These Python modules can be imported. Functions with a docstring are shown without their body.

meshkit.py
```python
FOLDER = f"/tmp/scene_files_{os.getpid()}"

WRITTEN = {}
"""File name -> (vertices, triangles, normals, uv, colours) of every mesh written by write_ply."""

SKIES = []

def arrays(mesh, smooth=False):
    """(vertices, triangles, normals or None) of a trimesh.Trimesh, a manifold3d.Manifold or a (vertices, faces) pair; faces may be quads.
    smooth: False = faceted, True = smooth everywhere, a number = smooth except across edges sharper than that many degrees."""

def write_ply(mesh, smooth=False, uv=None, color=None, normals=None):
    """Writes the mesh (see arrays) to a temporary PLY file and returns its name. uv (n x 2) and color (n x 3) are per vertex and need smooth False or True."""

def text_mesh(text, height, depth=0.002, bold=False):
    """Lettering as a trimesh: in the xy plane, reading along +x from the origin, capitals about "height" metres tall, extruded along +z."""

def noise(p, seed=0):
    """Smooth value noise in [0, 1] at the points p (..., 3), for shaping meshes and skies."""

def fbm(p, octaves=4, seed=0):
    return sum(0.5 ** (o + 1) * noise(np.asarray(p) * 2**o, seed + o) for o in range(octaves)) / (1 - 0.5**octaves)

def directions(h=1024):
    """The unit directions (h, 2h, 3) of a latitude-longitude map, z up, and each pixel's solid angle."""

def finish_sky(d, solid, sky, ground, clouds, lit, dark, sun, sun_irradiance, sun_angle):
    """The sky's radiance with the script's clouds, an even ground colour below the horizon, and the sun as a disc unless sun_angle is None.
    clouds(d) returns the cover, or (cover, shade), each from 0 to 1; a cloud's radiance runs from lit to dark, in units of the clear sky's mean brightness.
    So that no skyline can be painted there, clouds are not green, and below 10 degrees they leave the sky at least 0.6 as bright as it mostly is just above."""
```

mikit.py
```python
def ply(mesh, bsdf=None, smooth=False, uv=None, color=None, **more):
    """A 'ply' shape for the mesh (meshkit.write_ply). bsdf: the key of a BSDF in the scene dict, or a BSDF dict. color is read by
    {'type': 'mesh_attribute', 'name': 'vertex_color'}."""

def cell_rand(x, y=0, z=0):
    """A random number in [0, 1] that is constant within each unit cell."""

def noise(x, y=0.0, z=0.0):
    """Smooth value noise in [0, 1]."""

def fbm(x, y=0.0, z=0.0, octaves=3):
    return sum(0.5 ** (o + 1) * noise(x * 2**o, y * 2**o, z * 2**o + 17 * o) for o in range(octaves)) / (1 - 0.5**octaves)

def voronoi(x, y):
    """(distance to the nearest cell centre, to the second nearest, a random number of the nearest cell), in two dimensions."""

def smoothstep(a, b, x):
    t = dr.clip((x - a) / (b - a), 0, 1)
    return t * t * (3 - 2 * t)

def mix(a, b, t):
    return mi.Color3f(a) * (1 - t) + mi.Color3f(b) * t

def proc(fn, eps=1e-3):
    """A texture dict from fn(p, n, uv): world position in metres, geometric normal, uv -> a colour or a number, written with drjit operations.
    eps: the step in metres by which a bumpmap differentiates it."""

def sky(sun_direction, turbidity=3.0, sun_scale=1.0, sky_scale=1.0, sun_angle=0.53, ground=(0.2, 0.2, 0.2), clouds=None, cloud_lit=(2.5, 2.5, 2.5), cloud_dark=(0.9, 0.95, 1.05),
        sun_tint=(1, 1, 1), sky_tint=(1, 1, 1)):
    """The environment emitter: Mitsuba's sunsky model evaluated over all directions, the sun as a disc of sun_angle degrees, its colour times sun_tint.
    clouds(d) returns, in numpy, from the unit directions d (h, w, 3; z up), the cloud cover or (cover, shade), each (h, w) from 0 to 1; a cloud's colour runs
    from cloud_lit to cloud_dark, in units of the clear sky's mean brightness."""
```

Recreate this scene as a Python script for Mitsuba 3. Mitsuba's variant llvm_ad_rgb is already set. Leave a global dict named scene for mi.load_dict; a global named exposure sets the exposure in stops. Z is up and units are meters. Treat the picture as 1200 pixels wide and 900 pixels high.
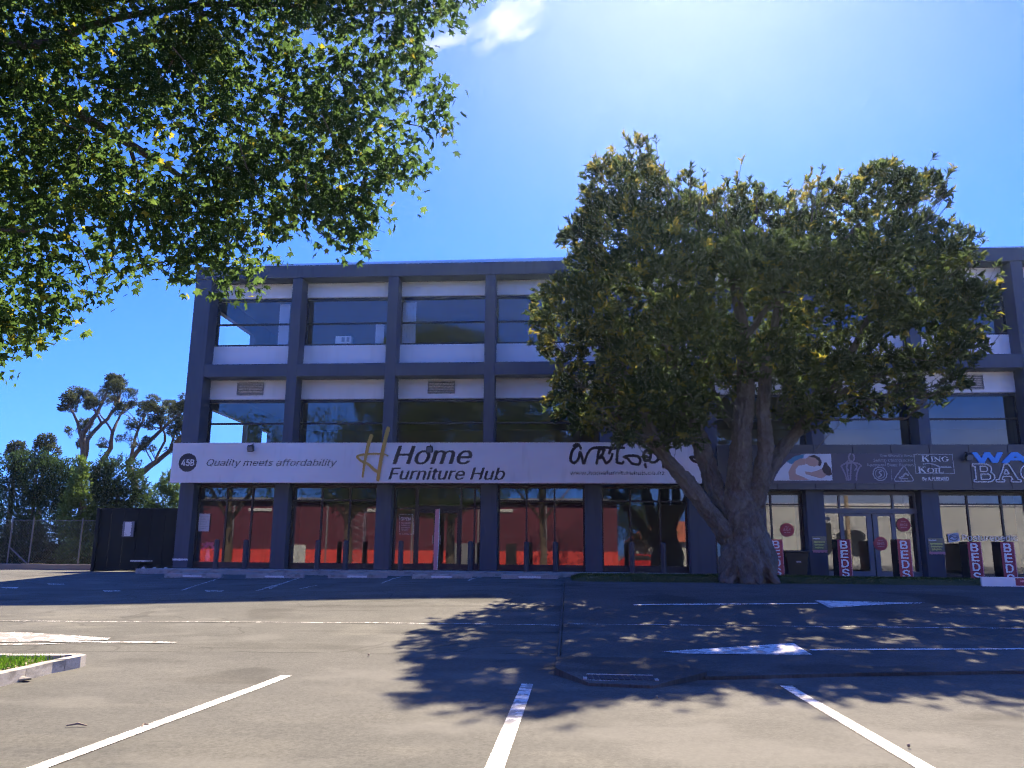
import math, random
import numpy as np, trimesh, drjit as dr, mitsuba as mi, mikit, meshkit
import manifold3d as m3
from shapely.geometry import Polygon, LineString, Point, box as sbox
from shapely import affinity, union_all, contains_xy
import shapely

# ------------------------------------------------------------------ camera, sky, exposure
F, PIT, YAW, ROLL, EYE = 941.0, .2094, -.0730, .00816, np.array([0, 0, .56])
_fw = np.array([math.sin(YAW) * math.cos(PIT), math.cos(YAW) * math.cos(PIT), math.sin(PIT)])
_r0 = np.array([math.cos(YAW), -math.sin(YAW), 0.0])
_u0 = np.cross(_r0, _fw)
_r = math.cos(ROLL) * _r0 + math.sin(ROLL) * _u0
_u = -math.sin(ROLL) * _r0 + math.cos(ROLL) * _u0
_m = np.eye(4)
_m[:3, 0], _m[:3, 1], _m[:3, 2], _m[:3, 3] = -_r, _u, _fw, EYE
scene, labels = {}, {}
scene['camera'] = {'type': 'perspective', 'fov_axis': 'x', 'fov': math.degrees(2 * math.atan(600 / F)),
                   'near_clip': .05, 'far_clip': 6000.0, 'to_world': mi.ScalarTransform4f(_m.tolist())}
SUN = np.array([.18, .95, .94])
SUN = SUN / np.linalg.norm(SUN)
_cd = _fw + _r * (572 - 600) / F + _u * (450 - 24) / F
_cd /= np.linalg.norm(_cd)


def clouds(d):
    # one small torn cloud high over the roof, a few far ones low in the north behind the viewer
    a = np.arctan2(d[..., 0], d[..., 1]) - math.atan2(_cd[0], _cd[1])
    e = np.arcsin(np.clip(d[..., 2], -1, 1)) - math.asin(_cd[2])
    rr = np.sqrt((a / .13) ** 2 + ((e - .22 * a) / .042) ** 2)
    n = meshkit.fbm(np.stack([a * 24, (e - .3 * a) * 46, a * 0], -1) + 3.3, 6, 4)
    c1 = np.clip((.62 - rr) * .9 + (n - .50) * 3.4, 0, 1) * np.clip((1.7 - rr) * 1.2, 0, 1) * (d[..., 1] > 0)
    n2 = meshkit.fbm(d * [3.2, 3.2, 7] + 9.1, 5, 8)
    c2 = np.clip((n2 - .52) * 5, 0, 1) * np.clip((-d[..., 1] - .1) * 4, 0, 1) * np.clip((.17 - d[..., 2]) * 14, 0, 1) * .7
    # thin bright haze round the sun, streaked
    ang = np.degrees(np.arccos(np.clip(d @ SUN, -1, 1)))
    veil = .46 * np.exp(-(ang / 16.0) ** 2) * (.8 + .4 * meshkit.fbm(d * [5, 5, 9] + 2.0, 3, 12))
    return np.maximum(np.maximum(c1 * .8, c2), np.clip(veil, 0, .9)), np.clip(c2 * .3, 0, 1)


scene['sky'] = mikit.sky(SUN, turbidity=2.0, sun_scale=1.0, ground=(.14, .135, .12), clouds=clouds, cloud_lit=(2.8, 2.8, 2.8), sky_tint=(.150, .318, .83))
exposure = 3.55

# added bright medium, stands in for the veil of lens flare
scene['flare_haze_medium'] = {'type': 'homogeneous', 'albedo': {'type': 'rgb', 'value': [.60, .84, .99]}, 'sigma_t': .00028, 'phase': {'type': 'hg', 'g': .72}}
scene['camera']['medium'] = {'type': 'ref', 'id': 'flare_haze_medium'}
scene['flare_haze'] = {'type': 'cube', 'to_world': mi.ScalarTransform4f().translate([0, 0, 7.5]).scale([3100, 3100, 9.5]), 'bsdf': {'type': 'null'}, 'interior': {'type': 'ref', 'id': 'flare_haze_medium'}}
labels['flare_haze'] = {'kind': 'stuff', 'label': 'thin bright veil added to stand in for lens flare'}

# ------------------------------------------------------------------ helpers
rng = np.random.default_rng(11)
R_ = random.Random(5)


def ray(x, y):
    return _fw + _r * (x - 600) / F + _u * (450 - y) / F


def at(x, y, Y):
    q = ray(x, y)
    return q * Y / q[1] + EYE


_used = set(scene)


def key_for(name, parent=None):
    base = k = name if parent is None else parent + '__' + name
    i = 0
    while k in _used:
        i += 1
        k = f'{base}_{i:03d}'
    _used.add(k)
    return k


def obj(name, mesh, mat, parent=None, smooth=False, label=None, cat=None, group=None, kind=None, **more):
    k = key_for(name, parent)
    scene[k] = mikit.ply(mesh, mat, smooth=smooth, **more)
    tag(k, label, cat, group, kind)
    return k


def tag(k, label=None, cat=None, group=None, kind=None):
    d = {a: b for a, b in (('label', label), ('category', cat), ('group', group), ('kind', kind)) if b}
    if d:
        labels[k] = d


def thing(name, label, cat, group=None):
    k = key_for(name)
    labels[k] = {'label': label, 'category': cat}
    if group:
        labels[k]['group'] = group
    return k


_BF = np.array([[0, 2, 3, 1], [4, 5, 7, 6], [0, 1, 5, 4], [2, 6, 7, 3], [0, 4, 6, 2], [1, 3, 7, 5]])


def bx(x0, x1, y0, y1, z0, z1, bev=0.0):
    if bev:
        b = min(bev, .45 * (x1 - x0), .45 * (y1 - y0), .45 * (z1 - z0))
        p = []
        for x, sx in ((x0, 1), (x1, -1)):
            for y, sy in ((y0, 1), (y1, -1)):
                for z, sz in ((z0, 1), (z1, -1)):
                    p += [(x, y + b * sy, z + b * sz), (x + b * sx, y, z + b * sz), (x + b * sx, y + b * sy, z)]
        h = m3.Manifold.hull_points(np.array(p))
        m = h.to_mesh()
        return np.array(m.vert_properties[:, :3], float), np.array(m.tri_verts, int)
    v = np.array([[x, y, z] for x in (x0, x1) for y in (y0, y1) for z in (z0, z1)], float)
    q = _BF
    # orientation: outward
    f = np.vstack([q[:, [0, 1, 2]], q[:, [0, 2, 3]]])
    c = v.mean(0)
    n = np.cross(v[f[:, 1]] - v[f[:, 0]], v[f[:, 2]] - v[f[:, 0]])
    flip = ((v[f].mean(1) - c) * n).sum(1) < 0
    f[flip] = f[flip][:, ::-1]
    return v, f


def join(*parts):
    vs, fs, n = [], [], 0
    for p in parts:
        v, f = (np.asarray(p.vertices), np.asarray(p.faces)) if hasattr(p, 'vertices') else p
        vs.append(v)
        fs.append(np.asarray(f) + n)
        n += len(v)
    return np.vstack(vs), np.vstack(fs)


def xf(mesh, rotz=0.0, loc=(0, 0, 0), rotx=0.0, roty=0.0, scale=1.0):
    v, f = (np.asarray(mesh.vertices), np.asarray(mesh.faces)) if hasattr(mesh, 'vertices') else mesh
    v = np.asarray(v, float) * scale
    for ang, (i, j) in ((rotx, (1, 2)), (roty, (2, 0)), (rotz, (0, 1))):
        if ang:
            c, s = math.cos(ang), math.sin(ang)
            w = v.copy()
            w[:, i], w[:, j] = c * v[:, i] - s * v[:, j], s * v[:, i] + c * v[:, j]
            v = w
    return v + np.asarray(loc, float), f


def tube(pts, rad, sides=8, cap=True):
    p = np.asarray(pts, float)
    rad = np.broadcast_to(rad, (len(p),)).astype(float)
    t = np.gradient(p, axis=0)
    t /= np.linalg.norm(t, axis=1, keepdims=True) + 1e-12
    a = np.cross(t[0], [0, 0, 1.0] if abs(t[0][2]) < .9 else [1.0, 0, 0])
    A = []
    for k in range(len(p)):
        a = a - t[k] * (a @ t[k])
        a /= np.linalg.norm(a) + 1e-12
        A.append(a)
    A = np.array(A)
    B = np.cross(t, A)
    ang = np.arange(sides) * 2 * np.pi / sides
    v = p[:, None] + rad[:, None, None] * (np.cos(ang)[None, :, None] * A[:, None] + np.sin(ang)[None, :, None] * B[:, None])
    i, j = np.meshgrid(np.arange(len(p) - 1), np.arange(sides), indexing='ij')
    q = np.stack([i * sides + j, i * sides + (j + 1) % sides, (i + 1) * sides + (j + 1) % sides, (i + 1) * sides + j], -1).reshape(-1, 4)
    f = np.vstack([q[:, [0, 1, 2]], q[:, [0, 2, 3]]])
    v = v.reshape(-1, 3)
    if cap:
        n = len(v)
        v = np.vstack([v, p[0], p[-1]])
        j = np.arange(sides)
        f = np.vstack([f, np.stack([(j + 1) % sides, j, j * 0 + n], 1), np.stack([n - sides + j, n - sides + (j + 1) % sides, j * 0 + n + 1], 1)])
    return v, f


def cyl(x, y, z0, z1, r, sides=14):
    return tube([(x, y, z0), (x, y, z1)], r, sides)


def polys(g):
    return [p for p in getattr(g, 'geoms', [g]) if p.geom_type == 'Polygon' and p.area > 1e-7]


def extrude(poly, depth):
    """polygon in (x, y) -> slab along +z"""
    return join(*[trimesh.creation.extrude_polygon(p, depth, engine='earcut') for p in polys(poly)])


def upright(mesh, Y, depth=None):
    """(x, y, z) -> (x, Y - z, y): a slab drawn as X, Z whose face looks to the street"""
    v, f = mesh
    return np.stack([v[:, 0], Y - v[:, 2], v[:, 1]], 1), f


def slab(poly, Y, t=.004):
    """flat piece on a wall whose face lies at Y; stands t proud"""
    return upright(extrude(poly, t), Y)


def px_poly(pts, Y):
    return Polygon([(lambda q: (q[0], q[2]))(at(x, y, Y)) for x, y in pts]).buffer(0)


_text = {}


def text_poly(s, height, bold=False, shear=0.0, thin=0.0):
    if (s, bold) not in _text:
        m = meshkit.text_mesh(s, 1.0, .01, bold)
        v, f = np.asarray(m.vertices), np.asarray(m.faces)
        top = (v[f][:, :, 2] > .009).all(1)
        _text[s, bold] = union_all([Polygon(t[:, :2]).buffer(1e-4) for t in v[f[top]]])
    g = _text[s, bold]
    if thin:  # thins what runs sideways, as in a face with stroke contrast
        g = g.intersection(affinity.translate(g, 0, thin)).intersection(affinity.translate(g, 0, -thin))
    g = affinity.affine_transform(g, [1, shear, 0, 1, 0, 0])
    return affinity.scale(g, height, height, origin=(0, 0))


def fit_text(s, x0, x1, z0, z1, **k):
    """lettering whose outline fills the given width, capitals standing on z0 and reaching z1"""
    g = text_poly(s, 1.0, **k)
    a = g.bounds
    return affinity.affine_transform(g, [(x1 - x0) / (a[2] - a[0]), 0, 0, z1 - z0, x0 - a[0] * (x1 - x0) / (a[2] - a[0]), z0])


def px_text(s, xa, xb, yb, yt, Y, **k):
    p0, p1 = at(xa, yb, Y), at(xb, yb, Y)
    pt = at(xa, yt, Y)
    return fit_text(s, p0[0], p1[0], (p0[2] + p1[2]) / 2, pt[2], **k)


# ------------------------------------------------------------------ materials
def rgb(*c):
    return {'type': 'rgb', 'value': list(map(float, c))}


def mat(name, color, rough=.6, spec=.5, metallic=0.0, **k):
    c = color if isinstance(color, dict) else rgb(*color)
    scene['mat_' + name] = {'type': 'twosided', 'bsdf': {'type': 'principled', 'base_color': c, 'roughness': rough, 'specular': spec, 'metallic': metallic, **k}}
    return 'mat_' + name


fbm, noise, mix, sstep = mikit.fbm, mikit.noise, mikit.mix, mikit.smoothstep


def c_navy(p, n, uv):
    a = fbm(p.x * 1.3, p.y * 1.3, p.z * .5, 4)
    b = fbm(p.x * 14, p.y * 14, p.z * 3.0, 2)
    return mix(mi.Color3f(.046, .066, .100) * (1 - .22 * sstep(.56, .72, fbm(p.x * 7.0, p.y * 7.0, p.z * .35, 4))), (.066, .088, .126), a * .7 + b * .3)


def c_white(p, n, uv):
    a = fbm(p.x * .8, p.y, p.z * 1.2, 4)
    streak = sstep(.55, .85, fbm(p.x * 6.0, 3.0, p.z * .5, 3))
    return mix(mix((.80, .80, .81), (.87, .865, .865), a), (.70, .69, .67), streak * .4)


def asphalt(lo, hi, warm):
    def fn(p, n, uv):
        big = fbm(p.x * .32, p.y * .55, 2.0, 5)
        mid = fbm(p.x * 1.9, p.y * 3.1, 5.0, 4)
        grit = noise(p.x * 85, p.y * 85, 1.0) * .5 + noise(p.x * 38, p.y * 38, 7.0) * .5
        c = mix(lo, hi, dr.clip(big * .9 + (mid - .5) * .7, 0, 1))
        c = c * (.70 + .60 * grit)
        pale = sstep(.60, .80, fbm(p.x * .9 + 7, p.y * 1.6, 9.0, 4))
        c = mix(c, mi.Color3f(c) * mi.Color3f(*warm), pale * .8)
        stain = sstep(.66, .80, fbm(p.x * .55 + 31, p.y * .8 + 4, 1.0, 4))
        return c * (1 - .35 * stain)
    return fn


def c_near(p, n, uv):
    old = asphalt((.066, .068, .061), (.112, .113, .100), (1.32, 1.30, 1.24))(p, n, uv)
    new = asphalt((.064, .066, .061), (.098, .099, .089), (1.22, 1.20, 1.16))(p, n, uv)
    # the seam where the older driveway meets the newer parking surface
    s = sstep(-.06, .06, p.y - 11.0 - .10 * p.x * .5 + .25 * (fbm(p.x * .8, 1.0, 3.0, 3) - .5))
    tyre = sstep(.62, .75, fbm(p.x * .25 + 3, p.y * 2.2, 4.0, 3)) * s
    crack = 1 - sstep(.0, .012, dr.abs(fbm(p.x * .45 + 2, p.y * .6, 8.0, 3) - .5))
    c = mix(new, old, s)
    seam = 1 - sstep(.012, .05, dr.abs(p.y - 11.0 - .10 * p.x * .5 + .25 * (fbm(p.x * .8, 1.0, 3.0, 3) - .5)))
    dust = sstep(.55, .78, fbm(p.x * 1.1 + 3, p.y * 1.5 + 8, 6.0, 5))
    c = mix(c, (.15, .15, .135), dust * .35)
    return mi.Color3f(c) * (1 - .22 * tyre) * (1 - .30 * crack * s) * (1 - .35 * seam * sstep(.35, .6, noise(p.x * 1.7, 4.0, 4.0)))


def c_paint(p, n, uv):
    wear = sstep(.44, .60, fbm(p.x * 16, p.y * 16, 3.0, 4) * .7 + fbm(p.x * 2.2, p.y * 2.2, 8.0, 3) * .3)
    grit = noise(p.x * 60, p.y * 60, 2.0)
    return mix(mix((.74, .73, .70), (.60, .59, .56), grit), (.20, .19, .175), wear * .75)


def c_worn(p, n, uv):
    wear = sstep(.36, .55, fbm(p.x * 13, p.y * 13, 3.0, 4) * .7 + fbm(p.x * 1.7, p.y * 1.7, 8.0, 3) * .3)
    return mix((.62, .61, .58), (.17, .165, .15), wear * .9)


def c_concrete(p, n, uv):
    a = fbm(p.x * 3, p.y * 3, p.z * 3, 4)
    g = noise(p.x * 70, p.y * 70, p.z * 70)
    dirt = sstep(.5, .75, fbm(p.x * 7, p.y * 7, p.z * 9 + 4, 4))
    return mix(mix((.30, .285, .26), (.46, .44, .40), a), (.17, .16, .145), dirt * .7) * (.8 + .4 * g)


def c_soil(p, n, uv):
    a = fbm(p.x * 9, p.y * 9, p.z * 9, 4)
    return mix((.045, .035, .025), (.16, .12, .08), a)


def c_turf(p, n, uv):
    a = fbm(p.x * 2.4, p.y * 2.4, 1.0, 4)
    g = noise(p.x * 40, p.y * 40, 3.0)
    return mix((.03, .045, .015), (.10, .10, .05), a * .6 + g * .4)


def c_bark(p, n, uv):
    a = fbm(p.x * 3.0, p.y * 3.0, p.z * 2.0, 4)
    b = fbm(p.x * 22, p.y * 22, p.z * 12, 3)
    moss = sstep(.56, .72, fbm(p.x * 4 + 8, p.y * 4, p.z * 2.6, 4))
    c = mix((.050, .043, .036), (.20, .175, .150), a * .35 + b * .65)
    return mix(c, (.20, .195, .175), moss * .45)


def c_bark2(p, n, uv):
    b = fbm(p.x * 18, p.y * 18, p.z * 10, 4)
    return mix((.06, .048, .036), (.19, .155, .12), b)


def h_bark(p, n, uv):
    return fbm(p.x * 16, p.y * 16, p.z * 7, 4)


def c_gate(p, n, uv):
    a = fbm(p.x * 2, p.y * 2, p.z * .8, 3)
    return mix((.010, .014, .018), (.020, .025, .030), a)


def c_maroon(p, n, uv):
    # far brickwork, seen in the shop windows only
    row = dr.floor(p.z / .20)
    f = mikit.cell_rand(dr.floor(p.x / .6 + row * .5), row, 1)
    a = fbm(p.x * .3, 2.0, p.z * .6, 3)
    return mix((.064, .008, .026), (.115, .014, .040), a * .6 + f * .4)


def c_cream(p, n, uv):
    return mix((.42, .455, .465), (.50, .535, .535), fbm(p.x * .6, 1.0, p.z * .8, 3))


def c_banner(p, n, uv):
    a = fbm(p.x * 1.2, 1.0, p.z * 3.0, 4)
    d = sstep(.6, .9, fbm(p.x * 5, 2.0, p.z * 1.0, 3))
    return mix(mix((.72, .71, .72), (.78, .765, .77), a), (.62, .60, .60), d * .5)


P_ = mikit.proc
NAVY = mat('navy', P_(c_navy), .55, .4)
FRAME = mat('frame', (.018, .021, .030), .4)
GREY = mat('grey_metal', (.17, .185, .21), .55, .4)
WHITE = mat('panel_white', P_(c_white), .7, .3)
ALU = mat('aluminium', (.62, .64, .67), .35, .5, .7)
BANNER = mat('banner', P_(c_banner), .13, .6, clearcoat=.6, clearcoat_gloss=.95)
FASCIA = mat('fascia', (.036, .042, .060), .35, .5)
INKD = mat('ink_dark', (.016, .020, .028), .4)
GRAF = mat('graffiti', (.012, .010, .016), .5)
GOLD = mat('gold', (.50, .36, .10), .35, .5, .5)
INKW = mat('ink_white', (.78, .78, .78), .5)
INKG = mat('ink_grey', (.42, .43, .46), .5)
BLUE = mat('letter_blue', (.03, .30, .80), .4)
SKIN = mat('print_skin', (.56, .36, .28), .5)
HAIR = mat('print_hair', (.05, .03, .03), .5)
BEDW = mat('print_bed', (.72, .75, .78), .5)
TEAL = mat('print_teal', (.05, .25, .40), .5)
BONE = mat('print_bone', (.28, .24, .30), .5)
DIM = mat('print_dim', (.085, .080, .110), .5)
REDB = mat('sign_red', (.50, .055, .065), .5)
MAROON = mat('sign_maroon', (.30, .022, .055), .5)
PINK = mat('pink', (.70, .30, .32), .5)
OLIVE = mat('poster_olive', (.26, .22, .13), .6)
YELLOW = mat('poster_yellow', (.72, .62, .15), .6)
BLACK = mat('black', (.012, .013, .016), .45)
BOLL = mat('bollard', (.034, .040, .058), .45)
GATE = mat('gate', P_(c_gate), .7, .1)
ASPH = mat('asphalt', P_(c_near), .9, .25)
DRIVE = mat('driveway', P_(asphalt((.056, .058, .054), (.098, .099, .091), (1.3, 1.28, 1.22))), .9, .25)
PAINT = mat('paint', P_(c_paint), .7, .3)
WORN = mat('paint_worn', P_(c_worn), .75, .3)
CONC = mat('concrete', P_(c_concrete), .85, .3)
SOIL = mat('soil', P_(c_soil), .95, .1)
TURF = mat('turf', P_(c_turf), .95, .1)
MAR = mat('maroon_wall', P_(c_maroon), .7)
ORANGE = mat('orange_band', (.60, .050, .040), .6)
CREAM = mat('cream_wall', P_(c_cream), .8)
TILE = mat('roof_tile', (.40, .12, .07), .7)
INT = mat('interior', (.10, .105, .115), .8)
INTF = mat('interior_floor', (.13, .12, .11), .6)
BLIND = mat('blind', (.55, .57, .62), .8)
PAPER = mat('paper', (.70, .69, .66), .7)
STEEL = mat('galvanised', (.17, .18, .19), .6, .4, .3)
WOODP = mat('weathered_wood', (.30, .24, .17), .8)
CARRED = mat('car_red', (.40, .02, .02), .25, .6)
RUB = mat('rubber', (.02, .02, .02), .8)
FLOWER = mat('flower_pink', (.75, .22, .42), .7)
scene['mat_bark'] = {'type': 'bumpmap', 'arbitrary': {**P_(h_bark, eps=.01)}, 'scale': .05, 'bsdf': {'type': 'twosided', 'bsdf': {'type': 'principled', 'base_color': P_(c_bark), 'roughness': .85, 'specular': .25}}}
BARK = 'mat_bark'
BARK2 = mat('bark_pale', P_(c_bark2), .85, .2)
scene['mat_glass'] = {'type': 'thindielectric', 'int_ior': 1.66, 'ext_ior': 1.0}
GLASS = 'mat_glass'


def leafmat(name, trans, rough=.45):
    scene['mat_' + name] = {'type': 'principledthin', 'base_color': {'type': 'mesh_attribute', 'name': 'vertex_color'}, 'roughness': rough, 'spec_trans': 0.0, 'diff_trans': trans, 'eta': 1.45}
    return 'mat_' + name


LEAF_MAG = leafmat('leaf_magnolia', 1.25, .33)
LEAF_GUM = leafmat('leaf_sweetgum', 1.3, .42)
LEAF_FAR = leafmat('leaf_far', .8, .5)
BLADE = leafmat('blade', .8, .5)

# ------------------------------------------------------------------ ground
def _profile(Y, ys, zs):
    # piecewise linear, rounded
    k = np.linspace(-.8, .8, 9)
    w = np.cos(k / .8 * math.pi / 2) + .05
    return sum(wi * np.interp(Y + ki, ys, zs) for ki, wi in zip(k, w)) / w.sum()


def g(X, Y):
    """height of the asphalt"""
    X, Y = np.asarray(X, float), np.asarray(Y, float)
    zl = _profile(Y, [-200, 10.6, 26.3, 200], [-.79, -.79, -.16, -.10])
    zr = _profile(Y, [-200, 9.0, 11, 14, 17.5, 20.5, 23, 26, 200], [-.79, -.77, -.70, -.53, -.17, -.07, -.08, -.15, -.15])
    t = np.clip((X + 14) / 14, 0, 1)
    t = t * t * (3 - 2 * t)
    fall = np.clip((X - 5) / 9, 0, 1) * np.clip((Y - 21) / 5, 0, 1) * -.10
    return zl * (1 - t) + zr * t + fall


def on_ground(x, y, lift=0.0):
    q = ray(x, y)
    lo, hi = 2.0, 60.0
    for _ in range(60):
        m = (lo + hi) / 2
        p = q * m / q[1] + EYE
        if p[2] > g(p[0], p[1]) + lift:
            lo = m
        else:
            hi = m
    return q * lo / q[1] + EYE


def grid_sheet(xs, ys, zf):
    X, Y = np.meshgrid(xs, ys, indexing='ij')
    v = np.stack([X, Y, zf(X, Y)], -1).reshape(-1, 3)
    i, j = np.meshgrid(np.arange(len(xs) - 1), np.arange(len(ys) - 1), indexing='ij')
    n = len(ys)
    q = np.stack([i * n + j, (i + 1) * n + j, (i + 1) * n + j + 1, i * n + j + 1], -1).reshape(-1, 4)
    return v, np.vstack([q[:, [0, 1, 2]], q[:, [0, 2, 3]]])


xs = np.concatenate([[-3000, -600, -150, -60, -40, -30], np.arange(-25, 25.01, .5), [30, 40, 60, 150, 600, 3000]])
ys = np.concatenate([[-3000, -600, -150, -60, -30, -15, -5], np.arange(0, 30.01, .25), [35, 45, 60, 150, 600, 3000]])
obj('ground', grid_sheet(xs, ys, g), ASPH, kind='structure', smooth=True, label='grey asphalt car park in front of the building')


def drape(poly, lift, step=.3, zf=g):
    """a thin sheet over the ground, in plan polygon poly"""
    out = []
    for p in polys(poly):
        v, f = trimesh.creation.triangulate_polygon(p, engine='earcut')
        v3 = np.column_stack([v, np.zeros(len(v))])
        v3, f = trimesh.remesh.subdivide_to_size(v3, f, step, max_iter=12)
        v3[:, 2] = zf(v3[:, 0], v3[:, 1]) + lift
        n = np.cross(v3[f[:, 1]] - v3[f[:, 0]], v3[f[:, 2]] - v3[f[:, 0]])[:, 2]
        f = np.where(n[:, None] < 0, f[:, ::-1], f)
        out.append((v3, f))
    return join(*out)


def ground_poly(pts, lift=0.0):
    return Polygon([on_ground(x, y, lift)[:2] for x, y in pts]).buffer(0)


def strip(a, b, w, lift=0.0):
    p, q = on_ground(*a, lift)[:2], on_ground(*b, lift)[:2]
    return LineString([p, q]).buffer(w / 2, cap_style='flat')


# raised driveway slab on the right
DH = .032
fr = [on_ground(x, y)[:2] for x, y in ((652, 790), (800, 797), (1000, 792), (1200, 789))]
X0 = -.13


def front(X):
    return np.interp(X, [X0, fr[1][0], fr[2][0], fr[3][0], 30], [fr[0][1], fr[1][1], fr[2][1], fr[3][1], fr[3][1] + .5])


dx = np.concatenate([np.arange(X0, 16, .5), [18, 22, 30, 45, 60]])
tv = np.concatenate([np.linspace(0, 1, 45)])
DX, TV = np.meshgrid(dx, tv, indexing='ij')
DY = front(DX) + TV * (27.0 - front(DX))
top = np.stack([DX, DY, g(DX, DY) + DH], -1)


def sheet_with_skirt(P, drop):
    a, b = P.shape[:2]
    v = P.reshape(-1, 3)
    i, j = np.meshgrid(np.arange(a - 1), np.arange(b - 1), indexing='ij')
    q = np.stack([i * b + j, (i + 1) * b + j, (i + 1) * b + j + 1, i * b + j + 1], -1).reshape(-1, 4)
    ring = np.concatenate([np.arange(a) * b, (a - 1) * b + np.arange(1, b), np.arange(a - 2, -1, -1) * b + b - 1, np.arange(b - 2, 0, -1)])
    low = v[ring] - [0, 0, drop]
    n, k = len(v), len(ring)
    m = np.arange(k)
    s = np.stack([ring, n + m, n + (m + 1) % k, ring[(m + 1) % k]], 1)
    q = np.vstack([q, s])
    return np.vstack([v, low]), np.vstack([q[:, [0, 1, 2]], q[:, [0, 2, 3]]])


obj('driveway', sheet_with_skirt(top, .2), DRIVE, kind='structure', smooth=25, label='raised two lane asphalt driveway under the big tree')
edge = np.array([[x, float(front(x)) - .012, 0] for x in np.concatenate([[X0 - .02], np.arange(1.35, 16, .5), [30.0]])])

# concrete edging along the seam and front of the driveway
def edging(pts, w, h0, h1):
    out = []
    for a, b in zip(pts[:-1], pts[1:]):
        a, b = np.array(a), np.array(b)
        n = np.array([-(b - a)[1], (b - a)[0]]) / np.linalg.norm(b - a) * w / 2
        v = []
        for p in (a, b):
            z = float(g(p[0], p[1]))
            v += [[*(p + n), z + h0], [*(p - n), z + h0], [*(p - n), z + h1], [*(p + n), z + h1]]
        v = np.array(v)
        f = np.array([[0, 1, 5], [0, 5, 4], [1, 2, 6], [1, 6, 5], [2, 3, 7], [2, 7, 6], [3, 0, 4], [3, 4, 7], [0, 3, 2], [0, 2, 1], [4, 5, 6], [4, 6, 7]])
        out.append((v, f))
    return join(*out)


obj('driveway_edge', edging([(X0 - .03, y) for y in np.arange(fr[0][1] + .3, 20.2, .6)], .030, -.05, DH + .003), DRIVE, kind='structure')
obj('driveway_edge', edging([(x, float(front(x)) - .02) for x in np.arange(1.45, 20, .6)], .03, -.05, DH + .003), DRIVE, kind='structure')

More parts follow.
